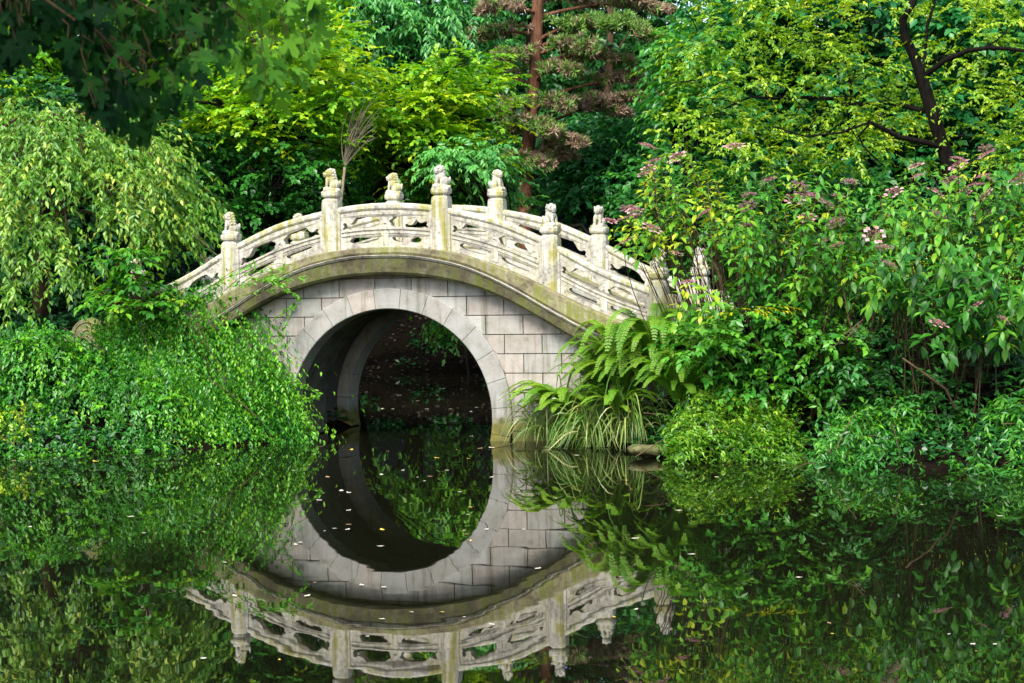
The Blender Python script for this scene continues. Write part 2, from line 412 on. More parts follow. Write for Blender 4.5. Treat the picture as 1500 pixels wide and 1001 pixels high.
# --- balustrade posts with lions
def post_mesh():
    mb = MB()
    h = .13
    # octagonally chamfered square shaft from z=0 (cornice) to z=.80, groove, cap
    def sq(w, c): return [(-w, -w+c), (-w+c, -w), (w-c, -w), (w, -w+c), (w, w-c), (w-c, w), (-w+c, w), (-w, w-c)]
    prof = [(.130, -.12), (.130, .70), (.122, .765), (.100, .785), (.100, .80), (.124, .815), (.132, .84), (.132, .885), (.114, .905), (.05, .91)]
    b = len(mb.v)
    for wd, z in prof:
        for x, y in sq(wd, wd*.27): mb.v.append((x, y, z))
    for i in range(len(prof)-1):
        for k in range(8):
            k2 = (k+1) % 8; mb.f.append((b+i*8+k, b+i*8+k2, b+(i+1)*8+k2, b+(i+1)*8+k))
    mb.f.append(tuple(range(8))[::-1]); mb.f.append(tuple(b+(len(prof)-1)*8+k for k in range(8)))
    # sunk panel on the faces: a narrow raised fillet frame
    for sx, sy in ((0, -1), (0, 1)):
        y = sy*.131
        for x0 in (-.085, .073): mb.box(x0, x0+.012, min(y, y+sy*.008), max(y, y+sy*.008), .04, .66)
    return mb.mesh('balustrade_post')
def ell(mb, c, r, rot=None, n=10, m=7):
    R = Matrix.Identity(3) if rot is None else rot
    b = len(mb.v)
    for i in range(m+1):
        th = PI*i/m
        for k in range(n):
            t = 2*PI*k/n
            v = R @ Vector((r[0]*math.sin(th)*math.cos(t), r[1]*math.sin(th)*math.sin(t), r[2]*math.cos(th)))
            mb.v.append((c[0]+v.x, c[1]+v.y, c[2]+v.z))
    for i in range(m):
        for k in range(n):
            k2 = (k+1) % n; mb.f.append((b+i*n+k, b+(i+1)*n+k, b+(i+1)*n+k2, b+i*n+k2))
def lion_mesh(turn):
    "seated guardian lion facing +x, about .30 tall, head turned by angle turn"
    mb = MB(); ry = lambda a: Matrix.Rotation(a, 3, 'Y'); rz = lambda a: Matrix.Rotation(a, 3, 'Z')
    mb.box(-.125, .125, -.095, .095, -.01, .028)
    ell(mb, (-.045, 0, .085), (.085, .082, .075))                 # haunch
    ell(mb, (-.01, 0, .145), (.068, .066, .10), ry(.42))          # back and chest
    for s in (-1, 1):
        ell(mb, (-.03, .062*s, .072), (.065, .035, .058))         # thigh
        ell(mb, (.03, .066*s, .036), (.055, .026, .020))          # hind paw
        ell(mb, (.068, .043*s, .10), (.025, .026, .085), ry(-.12))  # foreleg
        ell(mb, (.092, .045*s, .036), (.036, .028, .021))         # forepaw
    ell(mb, (.045, 0, .155), (.05, .056, .06))
    h0 = len(mb.v)
    ell(mb, (.03, 0, .245), (.066, .068, .066))                   # skull
    ell(mb, (.085, 0, .232), (.042, .046, .034))                  # muzzle
    ell(mb, (.115, 0, .247), (.016, .022, .014))                  # nose
    ell(mb, (.088, 0, .205), (.032, .036, .013))                  # jaw
    for s in (-1, 1):
        ell(mb, (.075, .034*s, .268), (.020, .018, .014))         # brow
        ell(mb, (.005, .062*s, .285), (.018, .015, .024))         # ear
        for k in range(4):
            ell(mb, (-.012-.012*k, .058*s*(1-.1*k), .262-.040*k), (.026, .024, .026))   # mane curls
    for k in range(5): ell(mb, (-.038-.008*k, 0, .285-.036*k), (.030, .03, .026))
    for k in range(3): ell(mb, (.01-.025*k, 0, .305-.006*k), (.024, .03, .016))
    ell(mb, (-.125, 0, .10), (.022, .026, .055), ry(-.2))          # tail
    cx, cy = .03, 0
    for i in range(h0, len(mb.v)):
        x, y, z = mb.v[i]
        if z > .12 and x > -.1:
            dx, dy = x-cx, y-cy; c, s = math.cos(turn), math.sin(turn); mb.v[i] = (cx+dx*c-dy*s, cy+dx*s+dy*c, z)
    return mb.mesh('lion_statue', True)
post_me = post_mesh(); post_me.materials.append(M_stone)
lions = []
for tn in (-.5, .1, .55):
    me = lion_mesh(tn); me.materials.append(M_stone); lions.append(me)
POST_S = [-4.14, -2.535, -.87, .87, 2.535, 4.14]
near_face = [(PI, 0), (PI+.35, 0), (PI+.4, 1), (PI+.55, 2), (-.35, 0), (-.3, 1)]
far_face = [(PI, 1), (PI, 0), (PI+.15, 1), (-.1, 0), (-PI/2-.1, 1), (-.6, 2)]
for t, faces in ((0, near_face), (WID, far_face)):
    for s, (ang, li) in zip(POST_S, faces):
        po = link_mesh('balustrade_post', post_me, None, bridge, False)
        dz = {.87: .045, 2.535: .02, 4.14: -.02}[abs(s)]
        po.location = (s, t, zT(s)-.04+dz)
        bv = po.modifiers.new('bevel', 'BEVEL'); bv.width = .006; bv.segments = 2; bv.limit_method = 'ANGLE'
        lo = bpy.data.objects.new('lion_statue', lions[li]); C.objects.link(lo); lo.parent = po
        lo.location = (0, 0, .905); lo.rotation_euler = (0, 0, ang); lo.scale = (1.0, 1.0, 1.06)
        rm = lo.modifiers.new('merge', 'REMESH'); rm.mode = 'VOXEL'; rm.voxel_size = .006
        sm = lo.modifiers.new('soften', 'SMOOTH'); sm.iterations = 1; sm.factor = .5
# --- pierced panels
def dense(poly, step=.012):
    out = []
    for i in range(len(poly)):
        a, b = np.array(poly[i]), np.array(poly[(i+1) % len(poly)]); n = max(1, int(np.linalg.norm(b-a)/step))
        out += [tuple(a+(b-a)*k/n) for k in range(n)]
    return out
def smooth_poly(p, it=2):
    for _ in range(it):
        q = []
        for i in range(len(p)):
            a, b = np.array(p[i]), np.array(p[(i+1) % len(p)]); q += [tuple(.78*a+.22*b), tuple(.22*a+.78*b)]
        p = q
    return p
UL = [(.045, .70), (.075, .725), (.10, .665), (.135, .665), (.165, .74), (.20, .86), (.36, .875), (.405, .80), (.425, .73), (.45, .71), (.455, .655),
      (.44, .62), (.44, .575), (.42, .53), (.12, .53), (.085, .575), (.06, .535), (.035, .565), (.062, .62)]
LL = [(.11, .235), (.145, .31), (.22, .335), (.40, .335), (.43, .28), (.42, .20), (.36, .155), (.20, .15), (.14, .17)]
MID = [(.485, .625), (.5, .64), (.515, .625), (.515, .60), (.5, .585), (.485, .60)]
mir = lambda p: [(1-u, v) for u, v in p][::-1]
HOLES = [smooth_poly(UL), mir(smooth_poly(UL)), smooth_poly(LL), mir(smooth_poly(LL)), smooth_poly(MID)]
def panel(s0, s1, tc, flip=1):
    z_lo = lambda s: zT(s)-.02
    z_hi = lambda s: zR(s)-.085
    mp = lambda u, v: (s0+(s1-s0)*u, z_lo(s0+(s1-s0)*u)+(z_hi(s0+(s1-s0)*u)-z_lo(s0+(s1-s0)*u))*v)
    outer = dense([(0, 0), (1, 0), (1, 1), (0, 1)], .03)
    loops = [outer]+[dense(h, .02) for h in HOLES]
    tri = geometry.tessellate_polygon([[Vector((u, v*.45, 0)) for u, v in lp] for lp in loops])
    flat = [q for lp in loops for q in lp]; n = len(flat); th = .075
    mb = MB()
    for y in (tc-th, tc+th):
        for u, v in flat: s, z = mp(u, v); mb.v.append((s, y, z))
    for t3 in tri:
        mb.f.append(tuple(t3)); mb.f.append(tuple(n+i for i in t3)[::-1])
    b = 0
    for lp in loops:
        m = len(lp)
        for i in range(m): j = (i+1) % m; mb.f.append((b+i, b+j, n+b+j, n+b+i))
        b += m
    o = mb.build('balustrade_panel', M_panel, bridge, world=False)
    # carved relief: mid rail fillets, centre vase, end frames
    rl = MB()
    def strip(u0, u1, v0, v1, e=.018, k=18):
        for y0, y1 in ((tc-th-e, tc-th+.001), (tc+th-.001, tc+th+e)):
            for i in range(k):
                ua, ub = u0+(u1-u0)*i/k, u0+(u1-u0)*(i+1)/k
                q = [mp(ua, v0), mp(ub, v0), mp(ub, v1), mp(ua, v1)]; bb = len(rl.v)
                rl.v += [(s, y0, z) for s, z in q]+[(s, y1, z) for s, z in q]
                rl.f += [(bb, bb+1, bb+2, bb+3), (bb+4, bb+7, bb+6, bb+5), (bb, bb+4, bb+5, bb+1), (bb+3, bb+2, bb+6, bb+7)]
                if i == 0: rl.f.append((bb, bb+3, bb+7, bb+4))
                if i == k-1: rl.f.append((bb+1, bb+5, bb+6, bb+2))
    strip(.03, .97, .475, .515); strip(.03, .97, .372, .405, .012); strip(.03, .97, .02, .075, .02)
    strip(.0, .022, .0, .99, .022, 1); strip(.978, 1., 0, .99, .022, 1)
    strip(.462, .538, .09, .37, .012, 3)
    rl.build('relief', M_panel, o, world=False)
    # the vase between the two upper openings
    sc_, zc_ = mp(.5, .50); H = mp(.5, .985)[1]-zc_
    vs = MB(); vs.lathe([(.04, 0), (.045, .02), (.066, .28*H), (.055, .42*H), (.028, .5*H), (.05, .56*H), (.07, .66*H), (.058, .78*H), (.04, .85*H), (.07, .93*H), (.07, H)], 14, (sc_, tc, zc_))
    vs.build('carved_vase', M_stone, o, world=False, smooth=True)
def handrail(s0, s1, tc, n=24):
    mb = MB(); k = 8
    for i in range(n+1):
        s = s0+(s1-s0)*i/n; z = zR(s)
        for y, dz in ((-.085, -.10), (-.10, -.075), (-.10, -.035), (-.07, -.004), (.07, -.004), (.10, -.035), (.10, -.075), (.085, -.10)): mb.v.append((s, tc+y, z+dz))
    for i in range(n):
        for j in range(k): j2 = (j+1) % k; mb.f.append((i*k+j, i*k+j2, (i+1)*k+j2, (i+1)*k+j))
    mb.f.append(tuple(range(k))); mb.f.append(tuple(n*k+j for j in range(k))[::-1])
    mb.build('handrail', M_stone, bridge, world=False)
for tc in (0, WID):
    for a, b in zip(POST_S[:-1], POST_S[1:]):
        panel(a+.128, b-.128, tc); handrail(a+.128, b-.128, tc)
    # scrolled drum stones that end the balustrade
    for sg in (-1, 1):
        mb = MB(); prof = [(4.27, 2.12), (4.45, 2.10), (4.58, 2.0), (4.66, 1.86), (4.70, 1.80)]
        cx, rad = 4.98, .30; zc_ = zT(cx)+.12
        pts = [(4.27, zT(4.27)-.05)]+prof+[]
        for k in range(13):
            t = math.radians(165-200*k/12); pts.append((cx+rad*math.cos(t), zc_+rad*math.sin(t)))
        cx2, r2 = 5.42, .13; z2 = zT(cx2)+.08
        for k in range(9):
            t = math.radians(150-190*k/8); pts.append((cx2+r2*math.cos(t), z2+r2*math.sin(t)))
        pts += [(5.58, zT(5.58)-.05)]
        n = len(pts)
        for y in (tc-.085, tc+.085):
            for s, z in pts: mb.v.append((sg*s, y, z))
        mb.f.append(tuple(range(n))); mb.f.append(tuple(n+i for i in range(n))[::-1])
        for i in range(n): j = (i+1) % n; mb.f.append((i, j, n+j, n+i))
        o = mb.build('drum_stone', M_corn if sg < 0 else M_stone, bridge, world=False, bevel=.012)
        rings = MB()
        for y in (tc-.085, tc+.085):
            for r in (rad*.82, rad*.42):
                rings.tube([(sg*cx+r*math.cos(2*PI*k/24), y, zc_+r*math.sin(2*PI*k/24)) for k in range(25)], .016, 6, False)
        rings.build('drum_relief', M_corn if sg < 0 else M_stone, o, world=False, smooth=True)
# ------------------------------------------------------------------ foliage generators (numpy)
def nrm(v): return v/(np.linalg.norm(v, axis=-1, keepdims=True)+1e-9)
TPL = {}
DM = 4.5
def tpl(name, v, tris, quads=()): TPL[name] = (np.array(v, float), np.array(tris, int).reshape(-1, 3), np.array(quads, int).reshape(-1, 4))
tpl('kite', [(0,0,0), (.42,.5,.10), (1,0,-.08), (.42,-.5,.10)], [(0,2,1), (0,3,2)])
tpl('leaf', [(0,0,0), (.3,0,-.02), (.66,0,-.08), (1,0,-.24), (.22,.36,.05), (.58,.44,.02), (.22,-.36,.05), (.58,-.44,.02)],
    [(0,1,4), (2,3,5), (0,6,1), (2,7,3)], [(1,2,5,4), (1,6,7,2)])
tpl('lance', [(0,0,0), (.35,.5,.04), (.7,.36,-.02), (1,0,-.15), (.7,-.36,-.02), (.35,-.5,.04), (.5,0,-.03)],
    [(0,6,1), (1,6,2), (2,6,3), (3,6,4), (4,6,5), (5,6,0)])
def maple_tpl():
    P = []
    lobes = [(-128, .42), (-62, .80), (0, 1.0), (62, .80), (128, .42)]
    pts = []
    for i, (a, r) in enumerate(lobes):
        for da, rr in ((-17, .66), (-12, .80), (-5, .86), (0, 1.0), (5, .86), (12, .80), (17, .66)):
            pts.append((a+da, r*rr))
        if i < 4: pts.append(((a+lobes[i+1][0])/2, .30 if i in (1, 2) else .26))
    v = [(.30, 0, .02)]
    for a, r in pts:
        t = math.radians(a); v.append((.30+.70*r*math.cos(t), .78*r*math.sin(t), -.10*r*r))
    v.append((.22, 0, .02)); n = len(v)
    tri = [(0, i, i+1) for i in range(1, n-2)]+[(0, n-2, n-1), (0, n-1, 1)]
    tpl('maple', v, tri)
maple_tpl()
def place(t, P, X, Nn, L, W):
    "leaves of one template: P base, X axis, Nn rough normal; L, W sizes -> V, tris, quads"
    tv, tt, tq = TPL[t]; n = len(P)
    X = nrm(X); Y = nrm(np.cross(Nn, X)); Z = np.cross(X, Y)
    L = np.broadcast_to(L, (n,)); W = np.broadcast_to(W, (n,))
    V = P[:, None, :]+X[:, None, :]*(tv[None, :, 0:1]*L[:, None, None])+Y[:, None, :]*(tv[None, :, 1:2]*W[:, None, None])+Z[:, None, :]*(tv[None, :, 2:3]*L[:, None, None])
    k = tv.shape[0]; off = (np.arange(n)*k)[:, None, None]
    return V.reshape(-1, 3), (tt[None]+off).reshape(-1, 3), (tq[None]+off).reshape(-1, 4), tt.shape[0], tq.shape[0]
class Leaves:
    def __init__(s): s.V = []; s.T = []; s.Q = []; s.tt = []; s.tq = []; s.n = 0
    def add(s, t, P, X, Nn, L, W, tint):
        V, T, Q, kt, kq = place(t, P, X, Nn, L, W); tint = np.broadcast_to(tint, (len(P),))
        s.V.append(V); s.T.append(T+s.n); s.tt.append(np.repeat(tint, kt))
        if kq: s.Q.append(Q+s.n); s.tq.append(np.repeat(tint, kq))
        s.n += len(V)
    def raw(s, V, T, tint):
        s.V.append(V); s.T.append(np.asarray(T)+s.n); s.tt.append(np.broadcast_to(tint, (len(T),))); s.n += len(V)
    def build(s, name, mat, parent=None):
        F = [np.concatenate(s.T)]; t = [np.concatenate(s.tt)]
        if s.Q: F.append(np.concatenate(s.Q)); t.append(np.concatenate(s.tq))
        me = arr_mesh(name, np.concatenate(s.V), F, np.clip(np.concatenate(t), 0, 1))
        return link_mesh(name, me, mat, parent)
def unit(n, rng): return nrm(rng.normal(size=(n, 3)))
def twig_pts(B, D, ln, t, droop): return B+D*(ln*t)[:, None]+np.array([0, 0, -1.])*(droop*ln*t*t)[:, None]
def sprays(lv, B, D, ln, k, L, W, rng, droop=.3, tm='kite', flat=.35, hang=.25, tint=.5, tj=.13, lj=.10, ang=58, tipb=.15):
    "twigs from B along D (length ln) with k alternating leaves each"
    n = len(B); D = nrm(D); ln = ln*(.7+.6*rng.random(n)); up = np.array([0, 0, 1.])
    tw = np.broadcast_to(tint, (n,))+rng.normal(0, tj, n)
    i = np.arange(k); t = (i+.6)/k
    Br = np.repeat(B, k, 0); Dr = np.repeat(D, k, 0); lr = np.repeat(ln, k); tr = np.tile(t, n)
    tr = np.clip(tr+rng.normal(0, .04, n*k), 0, 1.05)
    P = twig_pts(Br, Dr, lr, tr, droop)
    Dt = nrm(Dr+up*(-2*droop*tr)[:, None])
    S = nrm(np.cross(Dt, np.broadcast_to(up, Dt.shape))+1e-4); side = np.tile(np.where(i % 2 == 0, 1., -1.), n)
    a = np.radians(ang*(1-.75*tr**3)+rng.normal(0, 14, n*k))
    X = Dt*np.cos(a)[:, None]+S*(side*np.sin(a))[:, None]
    X = nrm(X+rng.normal(0, .16, X.shape)+np.array([0, 0, -hang]))
    Nn = nrm(np.cross(S, Dt)*1.0+rng.normal(0, flat, X.shape)); Nn[Nn[:, 2] < -.2] *= -1
    s = .7+.6*rng.random(n*k)
    lv.add(tm, P, X, Nn, L*s, W*s, np.repeat(tw, k)+rng.normal(0, lj, n*k)+tipb*(tr-.5))
def blob_twigs(c, r, n, rng, zmin=-.55, inner=.55, flatz=.45, up=.10):
    u = unit(n*3, rng); u = u[u[:, 2] > zmin][:n]; n = len(u)
    rad = inner+(1-inner)*rng.random(n)**.6
    P = np.asarray(c)+u*np.asarray(r)*rad[:, None]
    D = nrm(u*np.array([1, 1, flatz])+np.array([0, 0, up])+rng.normal(0, .25, u.shape))
    return P, D
def curve_pts(a, b, rng, sag=.1, n=6):
    a = np.asarray(a, float); b = np.asarray(b, float); d = np.linalg.norm(b-a)
    w = rng.normal(0, .06*d, 3); w[2] = abs(w[2])+sag*d
    return [a+(b-a)*t+w*math.sin(PI*t) for t in np.linspace(0, 1, n)]
def crown_tree(name, label, cat, trunk, trad, blobs, mat, bark, rng, leaf=(.10, .06), twig=(.6, 12), dens=26, droop=.3, tm='kite',
               tint=.5, group=None, limbs=True, hang=.25, flat=.35, zmin=-.55, bvar=.12, tipb=.15, inner=.5, flatz=.45, limb_r=.35, wood_n=6, leafpart='crown', fork=None):
    "trunk: world points; blobs: list of (centre, radius vector) in the world"
    root = empty(name, tuple(trunk[0]), 0, label, cat, group)
    mb = MB(); mb.tube(trunk, trad, 8)
    tr = np.array(trunk)
    lv = Leaves()
    for c, r in blobs:
        c = np.asarray(c, float); r = np.broadcast_to(np.asarray(r, float), (3,))
        if limbs:
            j = np.argmin(np.linalg.norm(tr-(c-np.array([0, 0, .5*np.linalg.norm(c[:2]-tr[:, :2].mean(0))])), axis=1)); j = min(j, len(tr)-1)
            r0 = (trad[j] if hasattr(trad, '__len__') else trad)*limb_r
            pts = curve_pts(tr[j], c, rng, .08); mb.tube(pts, np.linspace(max(r0, .02), .012, len(pts)), wood_n, False)
            for q in range(3):
                e = c+unit(1, rng)[0]*r*.75; pp = curve_pts(pts[3], e, rng, .05, 5); mb.tube(pp, np.linspace(max(r0*.4, .012), .005, 5), 4, False)
        A = (r[0]*r[1]*r[2])**(2/3)
        n = max(14, int(dens*A*DM)); P, D = blob_twigs(c, r, n, rng, zmin, inner, flatz)
        sprays(lv, P, D, twig[0], twig[1], leaf[0], leaf[1], rng, droop, tm, flat, hang, tint+rng.normal(0, bvar), tipb=tipb)
    mb.build('trunk', bark, root, smooth=True)
    lv.build(leafpart, mat, root)
    return root
def pblobs(lst, rng, jitter=.25, depth=1.0, sub=1):
    "pixel blobs (px, py, Y, r_px[, squash]) -> world blobs with a real depth, some split into neighbours"
    out = []
    for b in lst:
        px, py, Y, r = b[:4]; sq = b[4] if len(b) > 4 else .75; R = r*m_px(Y)
        for q in range(sub):
            o = unit(1, rng)[0]*R*jitter if sub > 1 else np.zeros(3)
            out.append((at(px, py, Y)+o, (R, R*depth, R*sq)))
    return out
def in_poly_blobs(poly, Y0, Y1, n, rpx, rng, sq=.7):
    n = int(n*1.5)
    "n blobs filling a photo outline, spread over the real depths Y0..Y1"
    poly = np.array(poly, float); out = []; x0, y0 = poly.min(0); x1, y1 = poly.max(0)
    def inside(x, y):
        c = False; j = len(poly)-1
        for i in range(len(poly)):
            if (poly[i, 1] > y) != (poly[j, 1] > y) and x < (poly[j, 0]-poly[i, 0])*(y-poly[i, 1])/(poly[j, 1]-poly[i, 1])+poly[i, 0]: c = not c
            j = i
        return c
    tries = 0; pts = []
    while len(out) < n and tries < n*400:
        tries += 1; x, y = x0+(x1-x0)*rng.random(), y0+(y1-y0)*rng.random()
        if not inside(x, y): continue
        r = rpx*(.7+.6*rng.random())
        if tries < n*200 and any((x-a)**2+(y-b)**2 < (.75*rpx)**2 for a, b in pts): continue
        pts.append((x, y)); Y = Y0+(Y1-Y0)*rng.random(); R = r*m_px(Y)
        out.append((at(x, y, Y), (R, R, R*sq)))
    return out

# ------------------------------------------------------------------ terrain and pond
SHORE = [(-70, 30), (-12, 31.2), (-7.4, 31.75), (-5, 32.1), (-3.6, 32.9), (-3.25, 33.6), (-2.45, 36.1), (-2.9, 39), (-3.15, 43), (-4.2, 47), (-4, 51.5), (2, 51),
         (2, 47), (1.4, 42), (.9, 38), (.5, 35.2), (-.25, 32.75), (.6, 32.4), (1.0, 31.9), (1.41, 31.1), (2.1, 28.9), (3.5, 28.9), (4.6, 27.3), (6.2, 26.9), (12, 26), (70, 24), (70, 1.2), (-2.5, 1.2), (-4, 5), (-5.2, 10), (-8, 16), (-16, 22), (-70, 25)]
SH = np.array(SHORE)
def sdist(X, Y):
    "signed distance to the shoreline, positive on land"
    P = np.stack([X, Y], -1); d = np.full(X.shape, 1e9); ins = np.zeros(X.shape, bool)
    n = len(SH)
    for i in range(n):
        a, b = SH[i], SH[(i+1) % n]; ab = b-a; t = np.clip(((P-a)@ab)/(ab@ab), 0, 1)
        d = np.minimum(d, np.linalg.norm(P-(a+t[..., None]*ab), axis=-1))
        with np.errstate(divide='ignore', invalid='ignore'):
            c = ((a[1] > Y) != (b[1] > Y)) & (X < (b[0]-a[0])*(Y-a[1])/(b[1]-a[1])+a[0])
        ins ^= c
    return np.where(ins, -d, d)
LEND = bw(-5.0, WID/2, 0); REND = bw(5.0, WID/2, 0)
def ground_z(X, Y):
    X = np.asarray(X, float); Y = np.asarray(Y, float); d = sdist(X, Y)
    z = np.where(d < 0, np.maximum(-.7, d*.6), .14*np.minimum(d, .5)/.5+.16*np.clip(d-.5, 0, 3))
    g = lambda cx, cy, sx, sy, h: h*np.exp(-((X-cx)/sx)**2-((Y-cy)/sy)**2)
    m = np.clip(d/1.6, 0, 1)
    z = z+m*(g(LEND[0]-.6, LEND[1], 3.2, 2.0, 1.15)+g(REND[0]+.6, REND[1], 3.0, 2.2, 1.0))
    z = z+np.clip(Y-52, 0, 60)*.20*np.clip(d/3, 0, 1)+np.clip(np.abs(X+2)-9, 0, 30)*.10*np.clip((Y-33)/6, 0, 1)*np.clip(d/3, 0, 1)
    z = z+.06*np.sin(X*1.7+Y)*np.sin(Y*1.3)*m
    return z
def grid_axis(lo, hi, mid0, mid1, fine, n_out):
    a = lo+(mid0-lo)*(1-np.linspace(1, 0, n_out, endpoint=False)**2); b = np.arange(mid0, mid1, fine); c = mid1+(hi-mid1)*np.linspace(0, 1, n_out)**2
    return np.concatenate([a, b, c])
gx = grid_axis(-400, 400, -14, 14, .25, 24); gy = grid_axis(-60, 600, 24, 58, .25, 30)
GX, GY = np.meshgrid(gx, gy); GZ = ground_z(GX, GY)
nx, ny = len(gx), len(gy); I = np.arange(nx*ny).reshape(ny, nx)
quads = np.stack([I[:-1, :-1], I[:-1, 1:], I[1:, 1:], I[1:, :-1]], -1).reshape(-1, 4)
tag(link_mesh('ground', arr_mesh('ground', np.stack([GX, GY, GZ], -1).reshape(-1, 3), [quads]), M_soil), kind='structure')
wmb = MB(); wmb.v = [(-75, -2, 0), (75, -2, 0), (75, 56, 0), (-75, 56, 0)]; wmb.f = [(0, 1, 2, 3)]
tag(wmb.build('pond_water', M_water), kind='structure')

# ------------------------------------------------------------------ leaf colours
G = leaf_mat
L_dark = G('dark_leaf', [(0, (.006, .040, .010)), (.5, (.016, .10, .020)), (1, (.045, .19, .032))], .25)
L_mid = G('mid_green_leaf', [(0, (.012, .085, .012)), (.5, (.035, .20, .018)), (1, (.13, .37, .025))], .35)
L_maple = G('yellow_green_leaf', [(0, (.020, .12, .008)), (.45, (.10, .33, .012)), (.8, (.27, .50, .018)), (1, (.48, .60, .03))], .42)
L_willow = G('pale_leaf', [(0, (.022, .11, .010)), (.5, (.095, .27, .018)), (.85, (.25, .44, .05)), (1, (.46, .54, .07))], .38)
L_gold = G('golden_leaf', [(0, (.06, .17, .012)), (.5, (.20, .40, .018)), (.85, (.38, .53, .03)), (1, (.54, .58, .05))], .45)
L_blue = G('bluish_leaf', [(0, (.008, .065, .022)), (.5, (.025, .19, .045)), (1, (.11, .37, .06))], .35)
L_hyd = G('broad_leaf', [(0, (.014, .10, .012)), (.45, (.055, .25, .016)), (.8, (.17, .40, .02)), (1, (.42, .50, .02))], .38, .42, .4)
L_trail = G('trailing_leaf', [(0, (.008, .065, .010)), (.5, (.045, .24, .012)), (1, (.19, .46, .018))], .35)
L_fern = G('fern_leaf', [(0, (.03, .13, .010)), (.5, (.12, .32, .018)), (1, (.33, .50, .045))], .42)
L_sedge = G('sedge_leaf', [(0, (0.0240, 0.1020, 0.0120)), (.55, (0.1080, 0.2400, 0.0300)), (.85, (0.3360, 0.4080, 0.1080)), (1, (0.5400, 0.5040, 0.2400))], .3, .35, .5)
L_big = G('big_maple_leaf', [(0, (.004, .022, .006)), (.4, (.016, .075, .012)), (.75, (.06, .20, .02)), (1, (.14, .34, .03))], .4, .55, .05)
L_needle = G('green_needles', [(0, (.04, .11, .02)), (.5, (.11, .24, .035)), (1, (.22, .38, .06))], .15, .6)
L_dry = G('dry_needles', [(0, (.15, .105, .065)), (.5, (.31, .215, .14)), (1, (.52, .38, .27))], .15, .7)
L_flower = G('lacecap_petals', [(0, (.16, .065, .055)), (.5, (.42, .18, .19)), (1, (.72, .46, .50))], .3, .7)
L_yel = G('yellow_leaf', [(0, (.20, .28, .008)), (.6, (.45, .46, .012)), (1, (.62, .52, .02))], .4)
B_dark = bark_mat('dark_bark', (.002, .0016, .0012), (.010, .008, .006), 14)
B_brown = bark_mat('brown_bark', (.03, .018, .010), (.085, .052, .030))
B_pine = bark_mat('red_pine_bark', (.075, .030, .017), (.17, .085, .05))
B_twig = bark_mat('twig_bark', (.05, .033, .02), (.13, .085, .05))
B_grey = bark_mat('grey_dead_wood', (.10, .085, .06), (.26, .22, .15))
B_stem = bark_mat('green_stem', (.04, .07, .015), (.09, .12, .03))

R = np.random.default_rng(11)
def gpt(x, y): return np.array([x, y, float(ground_z(np.array([x]), np.array([y]))[0])])
def rooted(px, Y, dz=0):
    p = at(px, 400, Y); g = gpt(p[0], Y); g[2] -= .15; return g

# ------------------------------------------------------------------ forest behind
k = 0
def forest_tree(x, y, h, mat, tint, label, rng, leaf=(.22, .14), n=34, rr=1.25, grp='tall dark trees closing the background', nm='forest_tree', dens=9, k=9):
    b = gpt(x, y); b[2] -= .2; top = b+np.array([rng.normal(0, .4), rng.normal(0, .4), h])
    trunk = [b+(top-b)*t+np.array([rng.normal(0, .06), rng.normal(0, .06), 0]) for t in np.linspace(0, .93, 7)]
    bl = []
    for i in range(n):
        t = .10+.9*rng.random(); w = (2.9*math.sin(PI*min(1, .16+.84*t))**.7+.25)*rng.uniform(.55, 1); a = rng.uniform(0, 2*PI)
        r = rr*(.65+.6*rng.random()); bl.append((b+np.array([w*math.cos(a), w*math.sin(a), h*t]), (r, r, r*.6)))
    return crown_tree(nm, label, 'tree', trunk, np.linspace(.22, .05, 7), bl, mat, B_dark, rng, leaf, (.75, k), dens, .35, 'kite', tint, grp, hang=.35)
FT = [(-13.5, 55, 14, L_mid, .35), (-9.5, 58, 16, L_blue, .35), (-6.0, 56, 15, L_dark, .55), (-2.6, 58.5, 17, L_blue, .45), (.6, 57, 16, L_dark, .6), (3.6, 59, 17, L_dark, .5),
      (6.8, 56.5, 15, L_dark, .65), (10.2, 57.5, 16, L_blue, .4), (13.6, 56, 15, L_mid, .3), (-11.5, 66, 20, L_dark, .5), (-5, 67, 21, L_dark, .5), (1.8, 68, 22, L_dark, .45), (8.4, 67, 21, L_dark, .5), (15.5, 66, 20, L_dark, .5), (-16, 52, 14, L_mid, .35), (-13, 49.5, 13, L_mid, .3), (-1.5, 62, 19, L_dark, .5), (4.5, 63, 19, L_dark, .5), (-7.5, 62, 18, L_dark, .5), (-17.5, 60, 17, L_dark, .5), (18, 58, 16, L_mid, .3)]
FLAB = ['tall mid green tree closing the far left behind the weeping tree', 'tall bluish green tree behind the left maple', 'dark tall tree between the left maple and the feathery tree', 'bluish green tall tree behind the feathery tree top centre',
        'dark tall tree directly behind the brown pine', 'dark tall tree just right of the brown pine', 'dark tree filling the gap between pine and golden tree', 'bluish green tall tree behind the golden tree', 'mid green tall tree behind the dark curved trunk']
for i, (x, y, h, mt, ti) in enumerate(FT):
    lab = FLAB[i] if i < len(FLAB) else 'dark tall tree in the hidden last row of the background wood'
    forest_tree(x, y, h, mt, ti, lab, R, n=44 if i < 9 else 40, dens=9 if i < 9 else 8)

# ------------------------------------------------------------------ feathery tree, top centre
def feather_blobs(): return in_poly_blobs([(470, -40), (520, 60), (500, 90), (560, 110), (640, 120), (700, 110), (715, 40), (700, -60)], 48, 51, 15, 34, R, .45)
t0 = rooted(500, 52); tp = at(600, -40, 50)
crown_tree('feathery_tree', 'bluish green feathery tree hanging over the yellow maple at top centre', 'tree', [t0, t0+(tp-t0)*.4+np.array([.2, 0, 0]), t0+(tp-t0)*.75, tp], [.2, .17, .13, .08],
           feather_blobs(), L_blue, B_dark, R, (.15, .055), (1.0, 20), 30, .55, 'kite', .75, hang=.5, flat=.25, tipb=.2)

